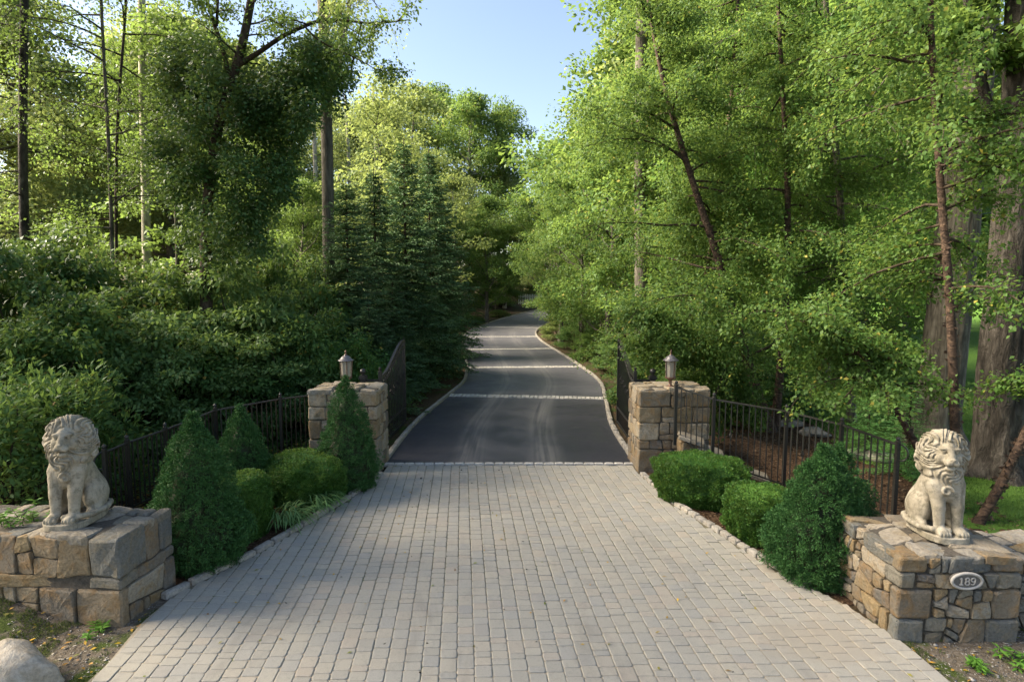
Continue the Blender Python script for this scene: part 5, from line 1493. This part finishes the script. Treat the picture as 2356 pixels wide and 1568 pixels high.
def stem_tree(name, stems, label, cat, group, bark, leafm, specs, seed, per=26, L=.07, W=.045, spread=.07, k=9, limbs=(), droop=.35, extra=None):
    """stems: (line, r0, r1); specs: (stem index, t0, t1, n, len0, len1, droop, up, side)"""
    rs = np.random.RandomState(seed)
    base = stems[0][0][0].copy()
    root = empty(name, base, label, cat, group)
    for line, r0, r1 in stems:
        n = len(line); r = np.linspace(r0, r1, n); r[0] *= 1.25
        if k >= 20: obj('trunk', ridged_trunk(line - base, r, bark, seed), root)
        else: obj('trunk', trunk_mesh('trunk', [line - base], [r], bark, k), root)
        if bark == 'birch_bark':      # papery curls of peeling bark
            m = int(150 * len(stems[0][0]) / 20); u = rs.rand(m) * (n - 1.01); i = u.astype(int); f = (u - i)[:, None]
            c = line[i] * (1 - f) + line[i + 1] * f - base; a = rs.rand(m) * 6.28; o = np.stack([np.cos(a), np.sin(a), 0 * a], 1)
            c = c + o * (np.interp(u, np.arange(n), r) * .98)[:, None]
            obj('bark_curls', leaf_np('bark_curls', c, unit(o * .5 + np.stack([-np.sin(a), np.cos(a), rs.normal(0, .5, m)], 1)), o + rs.normal(0, .2, (m, 3)), rs.uniform(.03, .09, m), rs.uniform(.02, .06, m), 'birch_bark'), root)['kind'] = 'stuff'
    polys = []; rads = []; seg = []
    for (si, t0, t1, n, l0, l1, dr, up, side) in specs:
        a, b, c = twiggy(rs, stems[si][0], t0, t1, n, l0, l1, dr, up, side); polys += a; rads += b; seg += c
    for line, r0, r1, nb in limbs:
        polys.append(line); rads.append(np.linspace(r0, r1, len(line)))
        if nb:
            a, b, c = twiggy(rs, line, .25, 1, nb, 1.0, .6, .3, .1); polys += a; rads += b; seg += c
    if polys: obj('branches', trunk_mesh('branches', [p - base for p in polys], rads, 'twig_bark' if bark != 'oak_bark' and bark != 'grey_bark' else bark, 5), root)
    if seg and per: obj('crown', seg_leaves(rs, [(s - base, e - base) for s, e in seg], per, L, W, spread, leafm, droop), root)
    if extra is not None:
        P, A, N, l_, w_, m_, nm = extra; obj(nm, leaf_np(nm, P - base, A, N, l_, w_, m_), root)
    return root
BI = 'river birches on the right'
b1 = pixel_line([(1776, 985), (1730, 870), (1655, 600), (1600, 440), (1560, 310), (1525, 190), (1500, 60), (1480, -80)], 12.6)
b2 = pixel_line([(1782, 985), (1800, 800), (1813, 600), (1812, 400), (1800, 200), (1790, 0), (1785, -100)], 12.7)
b3 = pixel_line([(1772, 985), (1690, 880), (1600, 800), (1520, 740), (1450, 700)], [12.5, 12.2, 11.9, 11.6, 11.4])
stem_tree('birch_tree', [(b1, .115, .03), (b2, .095, .03), (b3, .06, .012)], 'three-stemmed birch with peeling bark behind the right railing, one stem leaning over to the left', 'birch tree', BI, 'birch_bark', 'birch_leaf',
          [(0, .22, 1, 46, 3.0, 1.1, .30, .25, None), (1, .2, 1, 34, 2.5, 1.1, .30, .25, None), (2, .2, 1, 22, 1.3, .7, .4, .2, None)], 51, per=62, L=.068, W=.045, spread=.10)
c1 = pixel_line([(2196, 1192), (2200, 1060), (2195, 900), (2187, 700), (2170, 500), (2158, 350), (2146, 150), (2140, 0), (2138, -160)], 8.0)
c2 = pixel_line([(2206, 1192), (2150, 1100), (2100, 1010), (2030, 880), (1985, 812), (1930, 775), (1860, 745), (1780, 715)], [8.0, 8.0, 8.0, 8.1, 8.2, 8.3, 8.4, 8.6])
c3 = pixel_line([(2244, 1222), (2290, 1140), (2330, 1060), (2370, 970), (2430, 850), (2480, 700)], 7.6)
stem_tree('birch_tree', [(c1, .070, .03), (c2, .062, .02), (c3, .066, .03)], 'birch clump behind the right lion with one upright, one arching and one slanting stem', 'birch tree', BI, 'birch_bark', 'birch_leaf',
          [(0, .38, 1, 40, 1.7, 1.2, .28, .25, None), (1, .52, 1, 24, 1.3, .8, .35, .2, None), (2, .6, 1, 8, .8, .6, .3, .3, None)], 52, per=27, L=.066, W=.044, spread=.08)
d1 = pixel_line([(1590, 905), (1600, 760), (1640, 560), (1660, 380), (1690, 180), (1700, -50)], 15.0)
stem_tree('birch_tree', [(d1, .09, .03)], 'birch with a low wide crown just behind the right lantern', 'birch tree', BI, 'birch_bark', 'birch_leaf', [(0, .12, 1, 60, 2.8, 1.4, .3, .2, None)], 53, per=56, L=.07, W=.046, spread=.11)
e1 = pixel_line([(1960, 960), (1955, 800), (1940, 560), (1920, 300), (1900, 0), (1890, -120)], 13.5)
stem_tree('walnut_tree', [(e1, .10, .05)], 'bright feathery leaved tree hanging over the middle of the right railing', 'tree', 'trees in the middle of the woods', 'grey_bark', 'walnut_leaf', [(0, .15, 1, 62, 2.6, 2.4, .22, .25, None)], 54, per=30, L=.11, W=.035, spread=.09)
o1 = pixel_line([(2296, 1112), (2297, 1050), (2300, 900), (2318, 700), (2335, 500), (2345, 350), (2350, 200), (2354, 50), (2356, -200)], 9.6)
rs_ = np.random.RandomState(9)
ol = pixel_line([(2345, 345), (2300, 295), (2268, 245), (2255, 170), (2230, 40), (2215, -80)], 9.6, False)
ol2 = pixel_line([(2352, 180), (2400, 60), (2470, -60)], 9.6, False)
stem_tree('oak_tree', [(o1, .37, .2)], 'massive rough barked oak standing on the lawn at the right edge', 'oak tree', 'big oaks on the lawn', 'oak_bark', 'maple_leaf', [(0, .62, 1, 14, 1.8, 2.4, .15, .2, None)], 55, per=26, L=.11, W=.07, spread=.12, k=20, limbs=[(ol, .10, .05, 7), (ol2, .10, .05, 6)])
p1_ = pixel_line([(2146, 1020), (2150, 960), (2168, 850), (2195, 600), (2222, 350), (2238, 200), (2253, 0), (2262, -200)], 11.6)
stem_tree('oak_tree', [(p1_, .40, .29)], 'tall grey barked oak leaning to the right behind the birch clump', 'oak tree', 'big oaks on the lawn', 'grey_bark', 'maple_leaf', [(0, .55, 1, 12, 2.0, 2.8, .15, .2, None)], 56, per=24, L=.12, W=.075, spread=.14, k=20)
q1_ = pixel_line([(1478, 870), (1476, 640), (1474, 300), (1478, 0), (1480, -200)], 21.0)
stem_tree('tall_tree', [(q1_, .27, .2)], 'straight grey trunked tall tree right of the drive, half veiled by birch leaves', 'tree', 'tall straight trees', 'grey_bark', 'birch_leaf', [(0, .45, 1, 26, 2.6, 2.2, .25, .2, None)], 57, per=40, L=.11, W=.07, spread=.14, k=12)
# left side
l1 = pixel_line([(760, 900), (757, 620), (754, 400), (750, 220), (745, 60), (742, 0), (738, -200)], 17.0)
lf = pixel_line([(757, 215), (775, 170), (795, 70), (808, -20), (815, -120)], 17.0, False)
rs_ = np.random.RandomState(61)
cen = np.array([Z(rs_.uniform(690, 790), rs_.uniform(90, 250), 17 + rs_.normal(0, .5)) for _ in range(22)])
ivy1 = (*blob_leaves(rs_, cen, .42, 260, .9), .10, .07, 'ivy_leaf', 'ivy')
stem_tree('tall_tree', [(l1, .19, .14)], 'tall straight trunked tree left of the spruces, forked high up with a collar of ivy', 'tree', 'tall straight trees', 'grey_bark', 'sunny_leaf', [(0, .72, 1, 12, 1.6, 2.6, .3, .2, None)], 58, per=12, L=.10, W=.06, spread=.12, k=12, limbs=[(lf, .085, .05, 6)], extra=ivy1)
i1 = pixel_line([(466, 700), (472, 520), (492, 340), (512, 235), (548, 150), (566, 70), (582, -20), (600, -150)], 13.0)
im = pixel_line([(548, 150), (600, 118), (650, 82), (700, 60), (745, 42), (800, 48), (860, 56), (940, 46)], [13.0, 12.9, 12.8, 12.7, 12.6, 12.5, 12.4, 12.3], False)
im2 = pixel_line([(530, 190), (512, 110), (490, 50), (472, -10), (462, -90)], 13.0, False)
im3 = pixel_line([(700, 60), (730, 95), (790, 120), (850, 150), (905, 190)], 12.6, False)
im4 = pixel_line([(498, 60), (500, 20), (505, -60)], 13.0, False)
rs_ = np.random.RandomState(62)
ivp = [(400, 110), (470, 90), (540, 140), (600, 165), (660, 130), (700, 105), (760, 110), (745, 190), (715, 250), (690, 320), (670, 390), (650, 450), (610, 480), (600, 570), (470, 610), (430, 560), (420, 480), (380, 440), (360, 330), (390, 250), (370, 170)]
def inside(x, y, poly):
    c = False; n = len(poly)
    for i in range(n):
        x0, y0 = poly[i]; x1, y1 = poly[(i + 1) % n]
        if (y0 > y) != (y1 > y) and x < (x1 - x0) * (y - y0) / (y1 - y0) + x0: c = not c
    return c
cen = []
while len(cen) < 175:
    x, y = rs_.uniform(350, 770), rs_.uniform(80, 620)
    if inside(x, y, ivp) and not (abs(x - np.interp(y, [80, 150, 235, 340, 620], [566, 548, 512, 492, 468])) < 26 and rs_.rand() < .8): cen.append(Z(x, y, 13.1 + rs_.normal(0, .55)))
ivy2 = (*blob_leaves(rs_, np.array(cen), .40, 260, .85, .5), .085, .06, 'ivy_leaf', 'ivy')
stem_tree('ivy_tree', [(i1, .15, .07)], 'leaning dark tree smothered in ivy with bare limbs reaching over to the right', 'tree', None, 'dark_bark', 'maple_leaf', [(0, .72, 1, 8, 1.2, 1.4, .2, .3, None)], 59, per=10, L=.08, W=.05, spread=.1, k=10,
          limbs=[(im, .06, .012, 10), (im2, .055, .03, 5), (im3, .022, .006, 5), (im4, .035, .02, 2)], extra=ivy2)
for px, Y, r, top, bark, lb, seed in [(50, 14.5, .115, -120, 'oak_bark', 'warm lit bare trunk near the left edge of the picture', 1), (252, 14, .045, -80, 'grey_bark', 'thin stem, left one of the slim pair at left', 2), (262, 14.4, .04, -60, 'dark_bark', 'thin dark stem, right one of the slim pair at left', 3), (332, 17, .13, -120, 'pale_bark', 'pale grey trunk left of the ivy tree', 4)]:
    dx = {50: 6, 252: -18, 262: 26, 332: -6}[px]
    ln = pixel_line([(px + (8 if px == 50 else 0), 700), (px + 4, 480), (px + dx * .3, 250), (px + dx, 60), (px + dx * 1.2, top)], Y)
    stem_tree('slender_tree', [(ln, r, r * .7)], lb, 'tree', 'trunks in the left wood', bark, 'maple_leaf', [(0, .4, 1, 16, 1.6, 1.8, .2, .2, None)], 70 + seed, per=12, L=.075, W=.05, spread=.14, k=10)
for px, Y, top, lb in [(727, 40, 230, 'pale distant trunk just left of the tall straight trunk'), (868, 46, 240, 'pale forked distant trunk above the spruces'), (805, 50, 260, 'pale thin distant trunk left of the spruce tips')]:
    ln = pixel_line([(px + 2, 640), (px, 450), (px - 4, top + 60), (px - 10, top - 40)], Y)
    stem_tree('slender_tree', [(ln, .22, .10)], lb, 'tree', 'pale distant trunks', 'pale_bark', 'sunny_leaf', [(0, .45, 1, 14, 3.0, 2.2, .1, .4, None)], px, per=12, L=.2, W=.12, spread=.3, k=8)

# ------------------------------------------------------------------ small growth and litter
def weed(loc, seed, h, n, label, spread=.02):
    rs = np.random.RandomState(seed); C = []; A = []; N = []; polys = []; rads = []
    for s in range(n):
        st = np.array((rs.normal(0, spread), rs.normal(0, spread), 0)); tip = st + np.array((rs.normal(0, .25 * h), rs.normal(0, .25 * h), h * rs.uniform(.6, 1)))
        P = bend_line(st, tip, 6, .03, rs); polys.append(P); rads.append(np.linspace(.004, .002, 6))
        for i in range(1, 6):
            for q in range(4):
                C.append(P[i]); a = rs.rand() * 6.28; A.append((math.cos(a), math.sin(a), rs.uniform(-.3, .4))); N.append((rs.normal(0, .3), rs.normal(0, .3), 1))
    root = empty('weed', loc, label, 'weed', 'weeds about the plinths')
    obj('stems', trunk_mesh('stems', polys, rads, 'twig_bark', 4), root)
    s = rs.uniform(.7, 1.2, len(C)); obj('foliage', leaf_np('foliage', C, np.array(A), np.array(N), .075 * s, .022 * s, 'weed_leaf'), root)
q = G(42, 1196, .87); weed((q[0], q[1], .86), 1, .20, 2, 'upright weed shoot growing on top of the left plinth')
q = G(88, 1200, .87); weed((q[0], q[1], .86), 2, .11, 5, 'low weeds spreading at the feet of the left lion', .08)
q = G(12, 1205, .87); weed((q[0], q[1], .86), 3, .13, 3, 'weed on top of the left plinth at the picture edge')
q = G(70, 1400); weed((q[0], q[1] - .05, tz(q[0], q[1])), 4, .14, 2, 'small weed at the foot of the left plinth front')
q = G(235, 1440); weed((q[0] + .02, q[1] - .1, tz(q[0], q[1])), 5, .10, 4, 'weed tuft at the foot of the tall corner slab', .05)
q = G(2255, 1545); weed((q[0], q[1], .01), 6, .07, 5, 'low green weed in the gravel before the right plinth', .06)
q = G(2300, 1500); weed((q[0], q[1] - .12, .01), 7, .09, 4, 'weed in the gravel at the right foot of the right plinth', .05)
# grass: lawn blades near by, tufts on the verges
def blades(name, x, y, h, w, mat, seed, zoff=.01):
    rs = np.random.RandomState(seed); n = len(x)
    C = np.stack([x, y, terrain(x, y) + zoff], 1); A = unit(np.stack([rs.normal(0, .45, n), rs.normal(0, .45, n), np.ones(n)], 1)); N = unit(np.stack([rs.normal(0, 1, n), rs.normal(0, 1, n), np.zeros(n)], 1) + 1e-3)
    return tag(obj(name, leaf_np(name, C, A, N, h * rs.uniform(.5, 1.3, n), w, mat)), kind='stuff')
rs_ = np.random.RandomState(81)
x = rs_.uniform(6.5, 17, 150000); y = 6 + 14 * rs_.rand(150000) ** 1.4
k = lawn_keep(x, y) & (x < y * 1.0 + 1.5); blades('lawn_grass', x[k], y[k], .05, .009, 'grass_blade', 82)
x = np.concatenate([rs_.uniform(-5.2, -3.4, 40000), rs_.uniform(3.5, 5.4, 40000)]); y = rs_.uniform(3.6, 5.6, 80000)
nn = vnoise(np.stack([x * 2.6, y * 2.6, x * 0], -1)); k = verge_keep(x, y) & (nn + .6 * vnoise(np.stack([x * 9, y * 9, x * 0 + 3], -1)) > .30); blades('verge_grass', x[k], y[k], .028, .005, 'verge_blade', 83)
def chips(name, x, y, s, mat, seed, zoff=.012, flat=.35):
    """small tumbled tetra-like bits lying about"""
    rs = np.random.RandomState(seed); n = len(x); c = np.stack([x, y, terrain(x, y) + zoff], 1)
    V = rs.normal(0, 1, (n, 4, 3)) * np.array((1, 1, flat)); V = V * (s * rs.lognormal(0, .45, n))[:, None, None] + c[:, None]
    V[:, :, 2] = np.maximum(V[:, :, 2], c[:, None, 2] - .004)
    i = np.arange(n)[:, None] * 4; F = np.concatenate([i + np.array(q) for q in ((0, 1, 2), (0, 3, 1), (1, 3, 2), (0, 2, 3))])
    return tag(obj(name, mesh_np(name, V.reshape(-1, 3), F.astype(np.int32), MAT[mat])), kind='stuff')
x = np.concatenate([rs_.uniform(-4.6, -3.2, 2500), rs_.uniform(3.4, 5.2, 4200)]); y = rs_.uniform(3.8, 5.6, 6700); k = verge_keep(x, y); chips('gravel', x[k], y[k], .006, 'pebble_grey', 84)
x = rs_.uniform(2, 9, 26000); y = rs_.uniform(5.6, 14, 26000); k = bed_keep(x, y); chips('mulch_chips', x[k], y[k], .014, 'mulch_chip', 85, .012, .4)
x = rs_.uniform(-6.5, -2, 7000); y = rs_.uniform(5.8, 11, 7000); k = bed_keep(x, y); chips('mulch_chips', x[k], y[k], .012, 'mulch_chip', 86, .012, .4)
def litter(name, x, y, z, L, seed, mat='dry_leaf'):
    rs = np.random.RandomState(seed); n = len(x); C = np.stack([x, y, z], 1); a = rs.rand(n) * 6.28
    A = np.stack([np.cos(a), np.sin(a), rs.normal(.1, .15, n)], 1); N = np.array((0, 0, 1.0)) + rs.normal(0, .2, (n, 3))
    return tag(obj(name, leaf_np(name, C, A, N, L * rs.uniform(.6, 1.3, n), L * .5, mat)), kind='stuff')
x = rs_.uniform(-3.3, 3.4, 110); y = rs_.uniform(4.4, 10, 110); k = (x > xl(y) + .1) & (x < xr(y) - .1); litter('fallen_leaves', x[k], y[k], np.full(k.sum(), .038), .045, 87)
x = np.concatenate([rs_.uniform(-4.8, -3.3, 110), rs_.uniform(3.3, 4.9, 80)]); y = rs_.uniform(4.3, 5.6, 190); k = verge_keep(x, y); litter('fallen_leaves', x[k], y[k], terrain(x[k], y[k]) + .02, .05, 88)
x = rs_.uniform(-3.2, 3.2, 70); y = rs_.uniform(4.4, 9.8, 70); k = (x > xl(y) + .1) & (x < xr(y) - .1)
c = chips('pebbles', x[k], y[k], .007, 'dark_bark', 89, .038, .6)
x = rs_.uniform(-12, -3, 9000); y = rs_.uniform(8, 15, 9000); k = (x < xl(np.minimum(y, 10)) - .6) & ((y < 9.4) | (x < -2.9)); litter('leaf_litter_scatter', x[k], y[k], terrain(x[k], y[k]) + .015, .07, 90)
# ferny ground cover under the left thicket and beside the drive
x = np.concatenate([rs_.uniform(-7.5, -2.7, 5200), rs_.uniform(-4.2, -2.5, 2600)]); y = np.concatenate([rs_.uniform(8.2, 11.2, 5200), rs_.uniform(11, 24, 2600)])
k = (x < np.where(y < 9.4, xl(np.minimum(y, 10)) - .9, np.where(y < 11, -3.6, road_x(y) - 2.45))); n = k.sum()
C = np.stack([x[k], y[k], terrain(x[k], y[k]) + rs_.uniform(.02, .22, n)], 1)
tag(obj('ground_cover', leaf_np('ground_cover', C, unit(rs_.normal(0, 1, (n, 3)) * (1, 1, .3)), np.array((0, 0, 1.0)) + rs_.normal(0, .35, (n, 3)), .075, .05, 'shrub_leaf')), kind='stuff')
print('SCENE BUILT in %.1f s, %d objects' % (time.time() - T0, len(scene.objects)))
